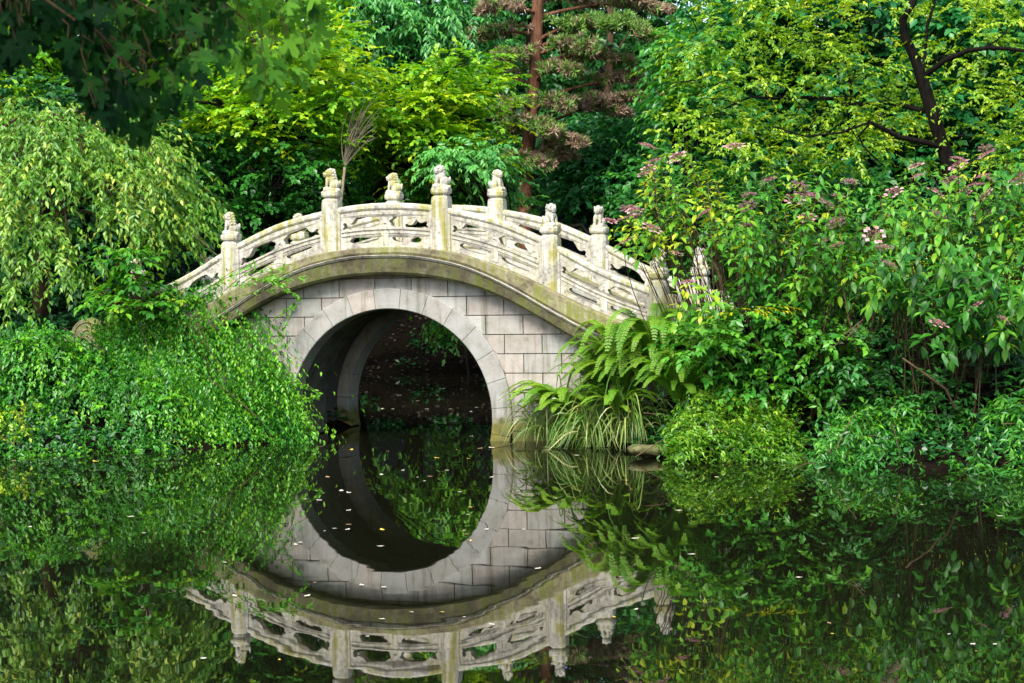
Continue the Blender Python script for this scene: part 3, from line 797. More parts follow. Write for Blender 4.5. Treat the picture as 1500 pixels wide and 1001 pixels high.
# ------------------------------------------------------------------ yellow green maples behind the bridge
t0 = rooted(405, 40.5)
bl = in_poly_blobs([(240, 190), (260, 120), (330, 100), (400, 70), (440, 20), (475, 10), (500, 80), (520, 120), (500, 200), (470, 235), (380, 215), (330, 180), (265, 220)], 39, 41.5, 30, 34, R, .42)
crown_tree('yellow_green_maple', 'layered yellow green maple behind the left of the bridge', 'tree', [t0, at(402, 330, 40.5), at(408, 230, 40.5), at(415, 140, 40.5), at(425, 60, 40.5)], [.13, .11, .09, .06, .03],
           bl, L_maple, B_dark, R, (.105, .075), (.55, 12), 62, .22, 'kite', .62, hang=.12, flat=.28, bvar=.10, tipb=.3, flatz=.25)
t0 = rooted(488, 42.5)
bl = in_poly_blobs([(470, 200), (500, 150), (540, 165), (590, 120), (640, 95), (690, 88), (718, 118), (712, 165), (685, 200), (620, 215), (560, 235), (505, 240)], 40.5, 43, 30, 32, R, .42)
bl += in_poly_blobs([(560, 215), (640, 200), (690, 195), (705, 240), (680, 262), (600, 270)], 41, 43.5, 10, 28, R, .4)
crown_tree('yellow_green_maple', 'broad layered lime green maple behind the crown of the bridge', 'tree', [t0, at(520, 330, 42.4), at(575, 250, 42), at(615, 180, 42), at(640, 120, 42)], [.14, .12, .09, .06, .03],
           bl, L_maple, B_dark, R, (.105, .075), (.55, 12), 62, .25, 'kite', .60, hang=.12, flat=.28, bvar=.12, tipb=.3, flatz=.25)
# darker shrubs under the maples
def shrub(name, label, poly, Y0, Y1, n, rpx, mat, tint, leaf, twig, dens, base, rng, cat='shrub', grp=None, stem=.03, bark=None, **kw):
    bl = in_poly_blobs(poly, Y0, Y1, n, rpx, rng, kw.pop('sq', .6)); t0 = rooted(base, (Y0+Y1)/2)
    c = np.mean([b[0] for b in bl], 0); c = t0+(c-t0)*.5
    return crown_tree(name, label, cat, [t0, t0+(c-t0)*.5, c], [stem, stem*.9, stem*.7], bl, mat, bark or B_dark, rng, leaf, twig, dens, kw.pop('droop', .3), kw.pop('tm', 'kite'), tint, grp, leafpart=kw.pop('leafpart', 'foliage'), **kw)
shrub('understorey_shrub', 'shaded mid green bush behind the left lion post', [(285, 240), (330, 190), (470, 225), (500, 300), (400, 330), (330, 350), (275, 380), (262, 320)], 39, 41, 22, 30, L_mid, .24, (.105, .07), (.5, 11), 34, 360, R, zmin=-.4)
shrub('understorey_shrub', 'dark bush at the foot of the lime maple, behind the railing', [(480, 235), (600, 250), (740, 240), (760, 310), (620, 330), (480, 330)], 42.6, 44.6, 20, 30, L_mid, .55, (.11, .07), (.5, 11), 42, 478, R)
shrub('fern_like_branch_shrub', 'bright green drooping spray just above the far railing', [(630, 225), (690, 215), (725, 240), (715, 258), (650, 255)], 39.5, 40.2, 6, 22, L_blue, .85, (.12, .05), (.6, 16), 30, 800, R, droop=.5, hang=.45)
# bunch of grey dead twigs between the maples
root = empty('dead_shrub', tuple(rooted(505, 39.3)), 0, 'bunch of bare grey twigs leaning between the two maples', 'shrub')
mb = MB(); b0 = rooted(497, 39.3); b1 = at(505, 245, 39.3); mb.tube([b0, at(499, 300, 39.3), b1], [.035, .03, .025], 6)
for i in range(34):
    e = at(R.uniform(515, 556), R.uniform(140, 205), 39.3+R.normal(0, .25)); mb.tube(curve_pts(b1, e, R, .02, 6), np.linspace(.013, .004, 6), 4, False)
mb.build('twigs', B_grey, root, smooth=True)

# ------------------------------------------------------------------ brown pine
def needle_tufts(lv, P, D, L, W, k, rng, tint):
    n = len(P); X = nrm(np.repeat(D, k, 0)*.75+unit(n*k, rng)); Nn = unit(n*k, rng)
    s = .7+.5*rng.random(n*k)
    lv.add('kite', np.repeat(P, k, 0), X, Nn, L*s, W, np.repeat(np.broadcast_to(tint, (n,))+rng.normal(0, .15, n), k)+rng.normal(0, .1, n*k))
Yp = 48.0
pr = rooted(768, Yp); root = empty('pine_tree', tuple(pr), 0, 'pine with reddish trunk and mostly dried brown needles, behind the bridge', 'tree')
tk = [pr, at(769, 270, Yp), at(776, 190, Yp), at(784, 110, Yp), at(787, 30, Yp), at(789, -60, Yp), at(790, -170, Yp)]
mb = MB(); mb.tube(tk, [.17, .16, .15, .14, .13, .11, .07], 10)
lg, ld = Leaves(), Leaves()
# (start px, py) (end px,py) depth offset, brown share
BR = [((788, 20), (705, 20), -1, .9), ((788, 5), (870, 12), .8, 1), ((788, -10), (950, 15), .3, .9), ((788, 25), (985, 25), 1.5, .8), ((787, 50), (700, 62), .3, .75), ((787, 60), (905, 45), -.6, .05), ((787, 70), (955, 60), -1, .15), ((787, 80), (860, 78), -1.3, .3),
      ((785, 95), (925, 95), .4, .45), ((786, 85), (735, 92), -.9, .6), ((783, 120), (845, 110), -1.0, .65), ((782, 125), (700, 125), 1.2, .6), ((780, 160), (735, 172), -.9, .45), ((779, 165), (830, 165), -.9, .55), ((778, 180), (745, 198), .3, .35), ((777, 185), (800, 200), -1.2, .5),
      ((776, 195), (965, 150), .5, .95), ((776, 150), (985, 130), 1.2, .9), ((776, 155), (915, 172), .3, .85), ((772, 235), (850, 215), -.8, .85), ((771, 240), (735, 238), -.6, .75), ((771, 245), (800, 250), -1.0, .75), ((771, 250), (830, 232), .6, .7), ((790, -40), (700, -40), .5, .7), ((790, -50), (900, -40), -.5, .6)]
for (a, b, dy, br) in BR:
    A = at(a[0], a[1], Yp); E = at(b[0], b[1], Yp+dy); pts = curve_pts(A, E, R, .06, 7); mb.tube(pts, np.linspace(.045, .012, 7), 5, False)
    pa = np.array(pts); ln = np.linalg.norm(E-A); nt = int(20*ln+12)
    t = .34+.68*R.random(nt)**.75; t = np.clip(t, 0, 1); idx = np.minimum((t*6).astype(int), 5); fr = t*6-idx
    base = pa[idx]*(1-fr)[:, None]+pa[idx+1]*fr[:, None]
    side = unit(nt, R)*np.array([1, 1, .35]); tl = R.uniform(.1, .55, nt)*(.5+.6*np.sin(PI*np.clip(t, .1, .95)))
    tips = base+side*tl[:, None]+np.array([0, 0, .08])
    for q in range(0, nt, 3): mb.tube([base[q], tips[q]], [.008, .004], 3, False)
    D = nrm(side+(E-A)/ln*.6+np.array([0, 0, .35]))
    for m_ in range(5):
        pp = tips-side*(tl*.2*m_)[:, None]; dry = R.random(nt) < br*.82
        if dry.any(): needle_tufts(ld, pp[dry], D[dry], .16, .024, 12, R, .5)
        if (~dry).any(): needle_tufts(lg, pp[~dry], D[~dry], .16, .024, 12, R, .6)
mb.build('trunk', B_pine, root, smooth=True); lg.build('green_needles', L_needle, root); ld.build('dry_needles', L_dry, root)
# slim second trunk right of the pine
t0 = rooted(893, 52); 
crown_tree('slim_tree', 'slim brown trunk in shade right of the pine', 'tree', [t0, at(893, 250, 52), at(890, 180, 52), at(893, 90, 52), at(895, -20, 52)], [.13, .12, .11, .09, .06],
           pblobs([(880, 60, 52.5, 40), (930, 30, 53, 45), (850, -10, 53, 45), (910, -40, 52, 50)], R), L_dark, B_brown, R, (.16, .10), (.7, 10), 12, .4, 'kite', .6)
# green bushes on the far bank right of the pine
shrub('bank_bush', 'deep green bush on the far bank right of the pine trunk', [(830, 200), (880, 180), (960, 180), (985, 240), (960, 330), (880, 320), (825, 300)], 48.8, 51.5, 30, 34, L_blue, .45, (.13, .085), (.5, 10), 34, 880, R)
shrub('bank_bush', 'low dark bush left of the pine trunk behind the lion', [(690, 255), (730, 235), (745, 300), (700, 320)], 49, 51, 7, 30, L_dark, .75, (.14, .09), (.5, 10), 30, 725, R)

# ------------------------------------------------------------------ weeping tree, left
Yw = 36.0
t0 = rooted(60, 36.6); root = empty('weeping_tree', tuple(t0), 0, 'pale yellow green weeping tree at the left, beside the end of the bridge', 'tree')
mb = MB(); top = at(75, 190, 36.4); tk = [t0, at(58, 420, 36.5), at(66, 330, 36.4), at(70, 250, 36.4), top]; mb.tube(tk, [.14, .12, .10, .08, .05], 8)
lv = Leaves()
def strands(outs, n_each, spread, kleaf, L, W, tint, seed):
    rng = np.random.default_rng(seed)
    for (px, py, Y, ln) in outs:
        hub = at(px, py, Y); pts = curve_pts(tk[rng.integers(2, 5)], hub, rng, .16, 7); mb.tube(pts, np.linspace(.035, .010, 7), 5, False)
        n = n_each; B = hub+rng.normal(0, 1, (n, 3))*np.array([spread, spread, spread*.45])
        out = hub-np.array([tk[2][0], tk[2][1], hub[2]]); out = out/(np.linalg.norm(out)+1e-6)
        D = nrm(out*.55+rng.normal(0, .45, (n, 3))*np.array([1, 1, .4])+np.array([0, 0, -.25]))
        for q in range(0, n, 4): mb.tube([twig_pts(B[q:q+1], D[q:q+1], np.array([ln]), np.array([t]), .5)[0] for t in (0, .35, .7, 1.)], [.007, .006, .004, .003], 3, False)
        sprays(lv, B, D, ln, kleaf, L, W, rng, .5, 'kite', .75, .4, tint+rng.normal(0, .10), .14, .15, 58, .15)
W1 = [(20, 190, 35.6, .7), (80, 175, 35.4, .7), (140, 185, 35.5, .7), (190, 215, 35.6, .7), (235, 245, 35.7, .7), (258, 280, 35.8, .5), (10, 250, 35.2, .7), (70, 240, 35.0, .7), (190, 262, 35.2, .7), (225, 300, 35.4, .7),
      (25, 300, 35.0, .7), (175, 300, 35.2, .5), (-20, 220, 35.6, .8), (-30, 320, 35.3, .8), (50, 160, 36.3, .7), (110, 160, 36.4, .7), (-10, 160, 36.3, .7), (250, 325, 35.9, .5), (200, 200, 36.4, .7), (150, 225, 36.2, .7), (120, 225, 35.1, .6), (30, 215, 35.9, .7), (90, 215, 35.8, .7)]
strands(W1, 30, .26, 16, .115, .048, .58, 21)
strands([(15, 370, 35.0, .5), (75, 365, 34.9, .6), (100, 400, 34.8, .4), (20, 420, 34.9, .5), (85, 335, 34.9, .5), (215, 345, 35.6, .4), (60, 330, 35.2, .4)], 17, .22, 12, .115, .048, .50, 22)
mb.build('trunk', B_brown, root, smooth=True); lv.build('crown', L_willow, root)
# dark backing bushes behind the weeping tree and the bridge end
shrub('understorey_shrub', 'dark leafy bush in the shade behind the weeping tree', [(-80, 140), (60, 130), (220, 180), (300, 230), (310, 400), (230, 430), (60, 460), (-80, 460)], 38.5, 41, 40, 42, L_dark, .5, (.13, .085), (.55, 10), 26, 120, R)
shrub('bank_bush', 'green tree filling the upper left behind the weeping tree and big maple leaves', [(-80, -60), (250, -60), (420, -60), (440, 20), (330, 90), (240, 130), (60, 130), (-80, 130)], 43, 46, 34, 50, L_maple, .35, (.13, .085), (.6, 10), 26, 150, R, cat='tree', stem=.12, leafpart='crown')
# ------------------------------------------------------------------ golden tree with dark curved trunk, right
Yg = 37.0
t0 = rooted(1400, Yg); root = empty('golden_tree', tuple(t0), 0, 'bright yellow green tree with a dark curved leaning trunk, upper right', 'tree')
mb = MB(); Pg = lambda x, y, d=0: at(x, y, Yg+d)
def limb(p, r0, r1, n=7): mb.tube(p, np.linspace(r0, r1, len(p)), n, False)
limb([t0, Pg(1398, 330), Pg(1391, 245), Pg(1378, 205), Pg(1365, 165), Pg(1350, 115)], .14, .105, 9)
limb([Pg(1350, 115), Pg(1340, 85), Pg(1326, 55), Pg(1322, 30), Pg(1335, 8), Pg(1348, -20), Pg(1365, -70)], .095, .05)
limb([Pg(1350, 117), Pg(1355, 80), Pg(1358, 40, .2), Pg(1370, 0, .3), Pg(1380, -50, .4)], .035, .02)
limb([Pg(1354, 112), Pg(1385, 88, -.3), Pg(1420, 74, -.5), Pg(1450, 70, -.7), Pg(1480, 72, -.8), Pg(1540, 80, -1)], .05, .025)
limb([Pg(1440, 71, -.6), Pg(1460, 60, -.7), Pg(1475, 45, -.8)], .02, .01)
limb([Pg(1384, 218), Pg(1360, 210, -.2), Pg(1320, 202, -.4), Pg(1290, 187, -.5), Pg(1272, 178, -.6)], .055, .03)
limb([Pg(1275, 180, -.6), Pg(1258, 200, -.6), Pg(1265, 215, -.6), Pg(1290, 240, -.5)], .022, .012)
limb([Pg(1272, 180, -.6), Pg(1230, 195, -.8), Pg(1180, 200, -.9), Pg(1130, 185, -1.1)], .022, .01)
limb([Pg(1365, 165), Pg(1300, 150, .8), Pg(1245, 155, 1), Pg(1220, 145, 1), Pg(1180, 143, 1), Pg(1135, 145, 1), Pg(1100, 142, 1), Pg(1060, 160, .8)], .05, .014)
limb([Pg(1122, 143, 1), Pg(1128, 105, 1), Pg(1133, 90, 1), Pg(1100, 60, 1)], .022, .01)
limb([Pg(1245, 155, 1), Pg(1246, 120, 1), Pg(1235, 80, 1), Pg(1185, 55, .8)], .022, .01)
for i in range(46):
    a = (R.uniform(1010, 1480), R.uniform(0, 240)); d = R.uniform(-1, 1.2); b = (a[0]+R.normal(0, 45), a[1]+R.uniform(-50, 20))
    mb.tube(curve_pts(Pg(*a, d), Pg(*b, d+R.normal(0, .2)), R, .03, 4), np.linspace(.011, .005, 4), 4, False)
lv = Leaves()
bl = in_poly_blobs([(1035, -40), (1060, 40), (990, 95), (1010, 150), (960, 190), (1010, 235), (1120, 260), (1250, 250), (1300, 225), (1300, 60), (1310, -40)], 36.6, 38.8, 44, 38, R, .5)
bl += in_poly_blobs([(1380, -40), (1540, -40), (1540, 240), (1420, 250), (1400, 180), (1400, 60)], 37.0, 39, 24, 36, R, .5)
bl += in_poly_blobs([(1290, 130), (1330, 60), (1340, 240), (1290, 240)], 38, 39, 7, 30, R, .5)
for c, r in bl:
    n = int(27*DM*(r[0]*r[1]*r[2])**(2/3)); P, D = blob_twigs(c, r, n, R, -.6, .35, .35)
    sprays(lv, P, D, .5, 13, .085, .040, R, .3, 'kite', .5, .3, .5+R.normal(0, .13), .13, .13, 55, .2)
mb.build('trunk', B_dark, root, smooth=True); lv.build('crown', L_gold, root)
# behind it
shrub('broadleaf_tree', 'mid green broad leaved tree shaded behind the golden tree', [(1040, 60), (1060, 20), (1090, -40), (1540, -40), (1560, 250), (1300, 300), (1060, 280), (1030, 200)], 42.5, 46, 60, 48, L_blue, .40, (.19, .13), (.6, 8), 24, 1240, R, cat='tree', stem=.12, leafpart='crown')
shrub('broadleaf_tree', 'fresh green tree with long sprays right of the brown pine', [(985, 70), (1030, 50), (1050, 130), (1030, 190), (990, 180), (985, 130)], 40, 41.5, 10, 22, L_mid, .55, (.15, .075), (.7, 12), 40, 1010, R, cat='tree', stem=.06, leafpart='crown', droop=.4)
shrub('sunlit_bush', 'sunlit yellow green bush seen between the stems at the far right', [(1270, 370), (1560, 370), (1560, 490), (1270, 480)], 37, 39.5, 22, 34, L_gold, .8, (.09, .05), (.5, 12), 44, 1420, R)
shrub('understorey_shrub', 'dark green bush past the right end of the bridge', [(960, 250), (1300, 270), (1300, 440), (1180, 450), (1060, 420), (940, 330)], 38, 41, 34, 40, L_mid, .30, (.12, .08), (.5, 10), 34, 1130, R)

# ------------------------------------------------------------------ carpets of trailing twigs on the banks
def carpet(poly, ytop, ybot, n, rng, jy=.25):
    "points over a photo outline whose real distance runs from ytop (upper edge) to ybot (lower edge)"
    poly = np.array(poly, float); x0, y0 = poly.min(0); x1, y1 = poly.max(0); P = []
    while len(P) < n:
        x = rng.uniform(x0, x1, 4*n); y = rng.uniform(y0, y1, 4*n); c = np.zeros(4*n, bool); j = len(poly)-1
        for i in range(len(poly)):
            with np.errstate(divide='ignore', invalid='ignore'):
                c ^= ((poly[i, 1] > y) != (poly[j, 1] > y)) & (x < (poly[j, 0]-poly[i, 0])*(y-poly[i, 1])/(poly[j, 1]-poly[i, 1])+poly[i, 0])
            j = i
        for a, b in zip(x[c], y[c]):
            t = (b-y0)/(y1-y0); P.append(at(a, b, ytop+(ybot-ytop)*t+abs(rng.normal(0, jy))))
            if len(P) >= n: break
    return np.array(P)
def wob(P, f, seed):
    r = np.random.default_rng(seed); v = 0
    for k in range(4): v = v+np.sin(P@r.normal(0, f, 3)+r.uniform(0, 6))
    return v/4
def trailing(name, label, poly, yt, yb, n, k, L, W, mat, D0, tint, base, rng, ln=.5, droop=.5, spread=.5, lift=0., tm='kite', cat='shrub', stems=40, group=None, hang=.35, jy=.25):
    root = empty(name, tuple(base), 0, label, cat, group); P = carpet(poly, yt, yb, n, rng, jy); P = P[(wob(P, 2.4, 31) > -.28) | (rng.random(n) < .22)]; n = len(P)
    b = wob(P, 1.9, 5)+.6*wob(P, 4.0, 6)
    P = P+b[:, None]*np.array([.16, -.24, .17]); P[:, 2] = np.maximum(P[:, 2], .05)
    D = nrm(np.array(D0)+rng.normal(0, spread, (n, 3))+np.array([0, 0, lift])+wob(P, .9, 9)[:, None]*np.array([.5, 0, .3]))
    P = P-D*ln*.5; ln = ln*np.where(rng.random(n) < .12, 1.7, 1.0)*rng.uniform(.7, 1.2, n); lq = ln
    lv = Leaves(); sprays(lv, P, D, ln, k, L, W, rng, droop, tm, .32, hang, tint+.30*wob(P, 1.3, 3)+.16*b, .17, .12, 52, .30)
    mb = MB(); q = rng.choice(n, stems, False)
    for i in q: mb.tube([twig_pts(P[i:i+1], D[i:i+1], lq[i:i+1]*1.05, np.array([t]), droop)[0] for t in (-.6, 0, .5, 1.)], [.008, .007, .005, .003], 4, False)
    mb.build('stems', B_twig, root, smooth=True); lv.build('foliage', mat, root)
    return root, P, D
LM = [(150, 500), (190, 470), (250, 452), (310, 438), (350, 425), (372, 420), (395, 445), (408, 480), (428, 545), (445, 600), (460, 655), (330, 672), (230, 680), (200, 560)]
r1, _, _ = trailing('trailing_shrub', 'dense bright green trailing shrub cascading over the bank against the arch', LM, 33.9, 32.5, 3000, 27, .068, .031, L_trail, (.62, -.42, -.66), .52, gpt(-5.0, 33.6), R, .95, .35, .26, jy=.35)
# long loose shoots reaching across the wall and the arch
lv = Leaves(); mb = MB()
for a, b, Y in [((400, 470), (432, 448), 33.6), ((405, 500), (438, 440), 33.2), ((425, 560), (470, 578), 32.9), ((430, 590), (468, 582), 32.9), ((330, 425), (430, 388), 33.4), ((350, 420), (420, 402), 33.2), ((370, 415), (445, 408), 33.1), ((395, 408), (438, 436), 33.0), ((300, 425), (395, 395), 33.5), ((380, 410), (415, 418), 33.0), ((330, 440), (410, 425), 33.2), ((310, 420), (380, 385), 33.6), ((440, 610), (462, 640), 32.9)]:
    A, E = at(*a, Y), at(*b, Y-.1); pts = curve_pts(A, E, R, .03, 6); lv = Leaves(); mb = MB(); mb.tube(pts, np.linspace(.007, .003, 6), 4, False)
    m = 26; t = np.sort(R.random(m)); P = A+(E-A)*t[:, None]+np.array([0, 0, .1])*np.sin(PI*t)[:, None]*np.linalg.norm(E-A)*.3
    X = nrm((E-A)[None]/np.linalg.norm(E-A)+R.normal(0, .6, (m, 3))); lv.add('kite', P, X, nrm(R.normal(0, .5, (m, 3))+np.array([0, -.5, 1])), .085, .042, .75+R.normal(0, .1, m))
    sh = mb.build('loose_shoot', B_stem, r1, smooth=True); lo_ = lv.build('shoot_leaves', L_trail); lo_.parent = sh; lo_.matrix_parent_inverse = Matrix.Identity(4)
trailing('trailing_shrub', 'darker green low shrub covering the far left bank above the water', [(-70, 480), (0, 478), (70, 492), (130, 500), (180, 520), (235, 570), (250, 678), (120, 686), (0, 692), (-70, 694)], 33.9, 31.7, 3300, 15, .078, .038, L_trail, (.25, -.6, -.15), .40, gpt(-7.6, 33.2), R, .5, .4, .6, .1)
trailing('yellow_leaved_shrub', 'small yellow leaved patch low on the left bank by the waterline', [(-40, 605), (40, 575), (105, 585), (125, 620), (60, 650), (-40, 650)], 32.45, 31.9, 90, 9, .075, .04, L_maple, (.2, -.6, .1), .70, gpt(-7.2, 32.4), R, .4, .3, .5, stems=20)
# broad leaved plants at the bridge end
bl = in_poly_blobs([(125, 405), (165, 380), (205, 395), (240, 425), (285, 432), (290, 450), (215, 462), (150, 455)], 33.5, 34.3, 9, 15, R, .3)+pblobs([(180, 372, 33.8, 13), (203, 385, 33.8, 14), (190, 400, 33.7, 14)], R)
t0 = gpt(-6.0, 34.3); c = at(205, 455, 34.0)
crown_tree('broad_leaved_shrub', 'pale broad leaved bush with flat tiers beside the left end of the bridge', 'shrub', [t0, t0+(c-t0)*.5, c], [.02, .018, .012], bl, L_hyd, B_twig, R, (.12, .07), (.32, 6), 4, .25, 'leaf', .52, hang=.1, flat=.25, flatz=.15, leafpart='foliage')

# ------------------------------------------------------------------ right bank
trailing('mounded_shrub', 'light green fine leaved mound on the right bank beside the mossy rock', [(968, 662), (990, 610), (1020, 575), (1060, 555), (1110, 575), (1155, 620), (1180, 678), (1080, 682), (980, 680)], 29.7, 28.5, 1900, 14, .070, .030, L_fern, (.1, -.5, .1), .40, gpt(2.9, 29.5), R, .45, .35, .8, .25, jy=.5)
trailing('lance_leaved_shrub', 'shaded green low shrub with lance leaves by the dark hollow', [(1180, 690), (1200, 640), (1235, 600), (1262, 560), (1300, 585), (1340, 560), (1370, 600), (1410, 615), (1440, 650), (1450, 704), (1230, 700)], 29.3, 26.9, 1000, 10, .105, .030, L_mid, (.0, -.45, .25), .50, gpt(4.9, 28.3), R, .5, .35, 1.0, .25, 'lance', hang=.3, jy=.9)
trailing('lance_leaved_shrub', 'green low shrub at the right edge hanging over the water', [(1400, 700), (1415, 640), (1445, 610), (1465, 570), (1490, 590), (1520, 545), (1580, 550), (1580, 708), (1430, 704)], 28.8, 26.4, 800, 10, .11, .032, L_mid, (-.2, -.4, .25), .50, gpt(6.3, 27.6), R, .5, .35, 1.0, .25, 'lance', hang=.3, jy=.9)
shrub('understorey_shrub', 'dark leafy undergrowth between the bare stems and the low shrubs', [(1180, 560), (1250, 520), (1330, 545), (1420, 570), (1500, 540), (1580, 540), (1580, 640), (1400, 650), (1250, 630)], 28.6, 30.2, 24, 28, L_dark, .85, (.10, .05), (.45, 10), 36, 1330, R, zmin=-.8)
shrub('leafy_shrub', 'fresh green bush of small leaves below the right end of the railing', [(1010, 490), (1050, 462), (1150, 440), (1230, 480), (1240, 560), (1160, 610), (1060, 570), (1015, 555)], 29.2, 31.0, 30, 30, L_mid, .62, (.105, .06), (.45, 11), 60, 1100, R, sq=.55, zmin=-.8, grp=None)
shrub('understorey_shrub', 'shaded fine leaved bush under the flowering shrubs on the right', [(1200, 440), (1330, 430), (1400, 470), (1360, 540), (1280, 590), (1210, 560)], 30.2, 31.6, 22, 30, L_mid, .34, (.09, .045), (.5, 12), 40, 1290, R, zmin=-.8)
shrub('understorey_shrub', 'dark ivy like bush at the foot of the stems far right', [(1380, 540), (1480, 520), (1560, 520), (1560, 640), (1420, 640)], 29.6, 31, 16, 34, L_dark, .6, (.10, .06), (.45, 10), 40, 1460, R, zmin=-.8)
t0 = rooted(1160, 29.6); tp = at(1085, 452, 28.75); root = empty('yellow_sprig_shrub', tuple(t0), 0, 'slender shoot with a flat fan of yellow leaves right of the railing end', 'shrub')
mb = MB(); pts = curve_pts(t0, tp, R, .04, 8); mb.tube(pts, np.linspace(.010, .004, 8), 5, False); lv = Leaves()
bb = np.array([at(x, y, 28.75) for x, y in ((1085, 452), (1105, 450), (1122, 452), (1135, 450), (1100, 456), (1075, 458))]); sprays(lv, bb, np.array([[1, -.2, .05], [1, .1, .12], [1, -.3, 0], [1, 0, .1], [.9, -.4, -.1], [-1, -.3, .05]]), .26, 10, .10, .030, R, .2, 'lance', .25, .1, .55, .15)
mb.build('stem', B_twig, root, smooth=True); lv.build('foliage', L_yel, root)

def flower_mesh(seed):
    rng = np.random.default_rng(seed); lv = Leaves(); n = 120
    a = rng.uniform(0, 2*PI, n); r = .085*np.sqrt(rng.random(n)); P = np.stack([r*np.cos(a), r*np.sin(a), .03-2.2*r*r+rng.normal(0, .004, n)], -1)
    lv.add('kite', P, unit(n, rng)+np.array([0, 0, .8]), unit(n, rng), .016, .013, .30+rng.normal(0, .15, n))
    for k in range(9):
        t = 2*PI*k/9+rng.normal(0, .15); c = np.array([.115*math.cos(t), .115*math.sin(t), .01+rng.normal(0, .008)])
        for q in range(4):
            b = q*PI/2+.4; X = np.array([[math.cos(b), math.sin(b), .15]]); lv.add('kite', c[None], X, np.array([[0, 0, 1.]]), .032, .034,   .72+rng.normal(0, .14))
    me = arr_mesh('flower_head', np.concatenate(lv.V), [np.concatenate(lv.T)], np.clip(np.concatenate(lv.tt), 0, 1)); me.materials.append(L_flower); return me
FLM = [flower_mesh(i) for i in range(3)]
def hydrangea(label, poly, Y0, Y1, n, base, bspread, rng, nflow, tint=.5, L=.20, rpx=26, low=1.0, flist=(), pairs=9):
    heads = in_poly_blobs(poly, Y0, Y1, n, rpx, rng)+[(at(x, y+8, Y), 0) for x, y, Y in flist]; Ym = max(30.6, Y1)
    b0 = rooted(base, Ym); root = empty('hydrangea_shrub', tuple(b0), 0, label, 'shrub', 'pink flowered lacecap shrubs on the right bank')
    mb = MB(); lv = Leaves()
    for hi, (c, _) in enumerate(heads):
        B = b0+np.array([rng.normal(0, bspread), rng.normal(0, .35), 0]); B[0] += (c[0]-B[0])*.38; B[2] = float(ground_z(np.array([B[0]]), np.array([B[1]]))[0])-.1
        pts = curve_pts(B, c, rng, .05, 8); mb.tube(pts, np.linspace(.009, .004, 8), 5, False)
        ax = nrm(pts[-1]-pts[-3]+np.array([0, 0, .1])); tl = tint+rng.normal(0, .19)
        for pr_ in range(pairs):
            t = pr_*.085*low+.01; back = c-ax*t if t < .3 else np.array(pts[-2])-(np.array(pts[-2])-np.array(pts[-4]))*(t-.3)/.6
            if pr_ > 4 and rng.random() < .3: continue
            rot = pr_*PI/2+rng.normal(0, .3); u = nrm(np.cross(ax, [.2, .1, 1.])+1e-3); v = np.cross(ax, u); o = u*math.cos(rot)+v*math.sin(rot)
            for s in (-1, 1):
                X = nrm(o*s+ax*max(.1, .45-.05*pr_)+np.array([0, 0, -.28-.03*pr_])+rng.normal(0, .18, 3))
                Nn = nrm(np.array([0, 0, 1.])+ax*.3+rng.normal(0, .22, 3)); l = L*(.55+.17*min(pr_, 3))*rng.uniform(.75, 1.2)
                lv.add('leaf', (back+o*s*.03)[None], X[None], Nn[None], l, l*.50, np.array([tl+rng.normal(0, .12)-.03*pr_]))
    mb.build('stems', B_twig, root, smooth=True); lv.build('foliage', L_hyd, root)
    pts = [at(x, y, Y) for x, y, Y in flist]
    order = sorted(heads, key=lambda h: -h[0][2]); 
    pts += [h[0] for h in [order[i] for i in rng.choice(int(len(order)*.75), nflow, False)]]
    for i, c in enumerate(pts):
        f = bpy.data.objects.new('flower_head', FLM[i % 3]); C.objects.link(f); f.parent = root
        f.location = Vector(c)+Vector((0, 0, .02))-root.location; s = rng.uniform(.75, 1.15); f.scale = (s, s, s*1.25); f.rotation_euler = (rng.normal(0, .2)+.35, rng.normal(0, .25), rng.uniform(0, 6))
    return root
hydrangea('tall flowering shrub with pale pink heads just right of the last lion posts', [(900, 335), (930, 300), (945, 235), (990, 225), (1040, 250), (1085, 300), (1090, 350), (1045, 345), (985, 340), (930, 352)], 29.6, 31.2, 44, 1110, .3, R, 6, .84, .145, 24, flist=[(948, 218, 30), (958, 240, 30), (945, 258, 30.2), (893, 327, 30), (930, 312, 30), (918, 358, 29.8), (990, 375, 29.7), (955, 338, 29.8)], pairs=5)
hydrangea('loose leafy flowering shrub in front of the railing end', [(1005, 420), (1020, 400), (1040, 420), (1070, 455), (1050, 480), (1005, 465)], 28.8, 29.4, 6, 1040, .2, R, 1, .72, .17, 24)
hydrangea('big flowering shrub with dusty pink heads in the middle right', [(1060, 290), (1110, 250), (1200, 240), (1290, 270), (1310, 330), (1300, 400), (1200, 420), (1100, 410), (1060, 360)], 28.6, 30.6, 84, 1190, .5, R, 12, .62, .145, 24, flist=[(1075, 218, 29.5), (1125, 268, 29), (1185, 290, 28.8), (1225, 330, 28.6), (1245, 270, 29), (1095, 305, 29)])
hydrangea('big flowering shrub with dense pink brown heads under the dark curved trunk', [(1280, 270), (1340, 245), (1420, 235), (1500, 225), (1570, 230), (1570, 340), (1500, 360), (1400, 350), (1300, 350)], 28.2, 30.4, 84, 1420, .6, R, 14, .64, .155, 24, flist=[(1445, 222, 29.5), (1405, 238, 29.3), (1395, 268, 29), (1345, 262, 29), (1370, 285, 28.8), (1310, 285, 29), (1440, 262, 29), (1490, 270, 29)])
hydrangea('open flowering shrub with large drooping leaves above the dark hollow', [(1270, 340), (1400, 350), (1520, 350), (1560, 420), (1490, 490), (1420, 520), (1370, 510), (1340, 440), (1270, 420)], 27.4, 28.8, 46, 1400, .55, R, 3, .46, .18, 28, flist=[(1375, 478, 27.6), (1470, 472, 27.6), (1430, 452, 27.8), (1295, 367, 28)])
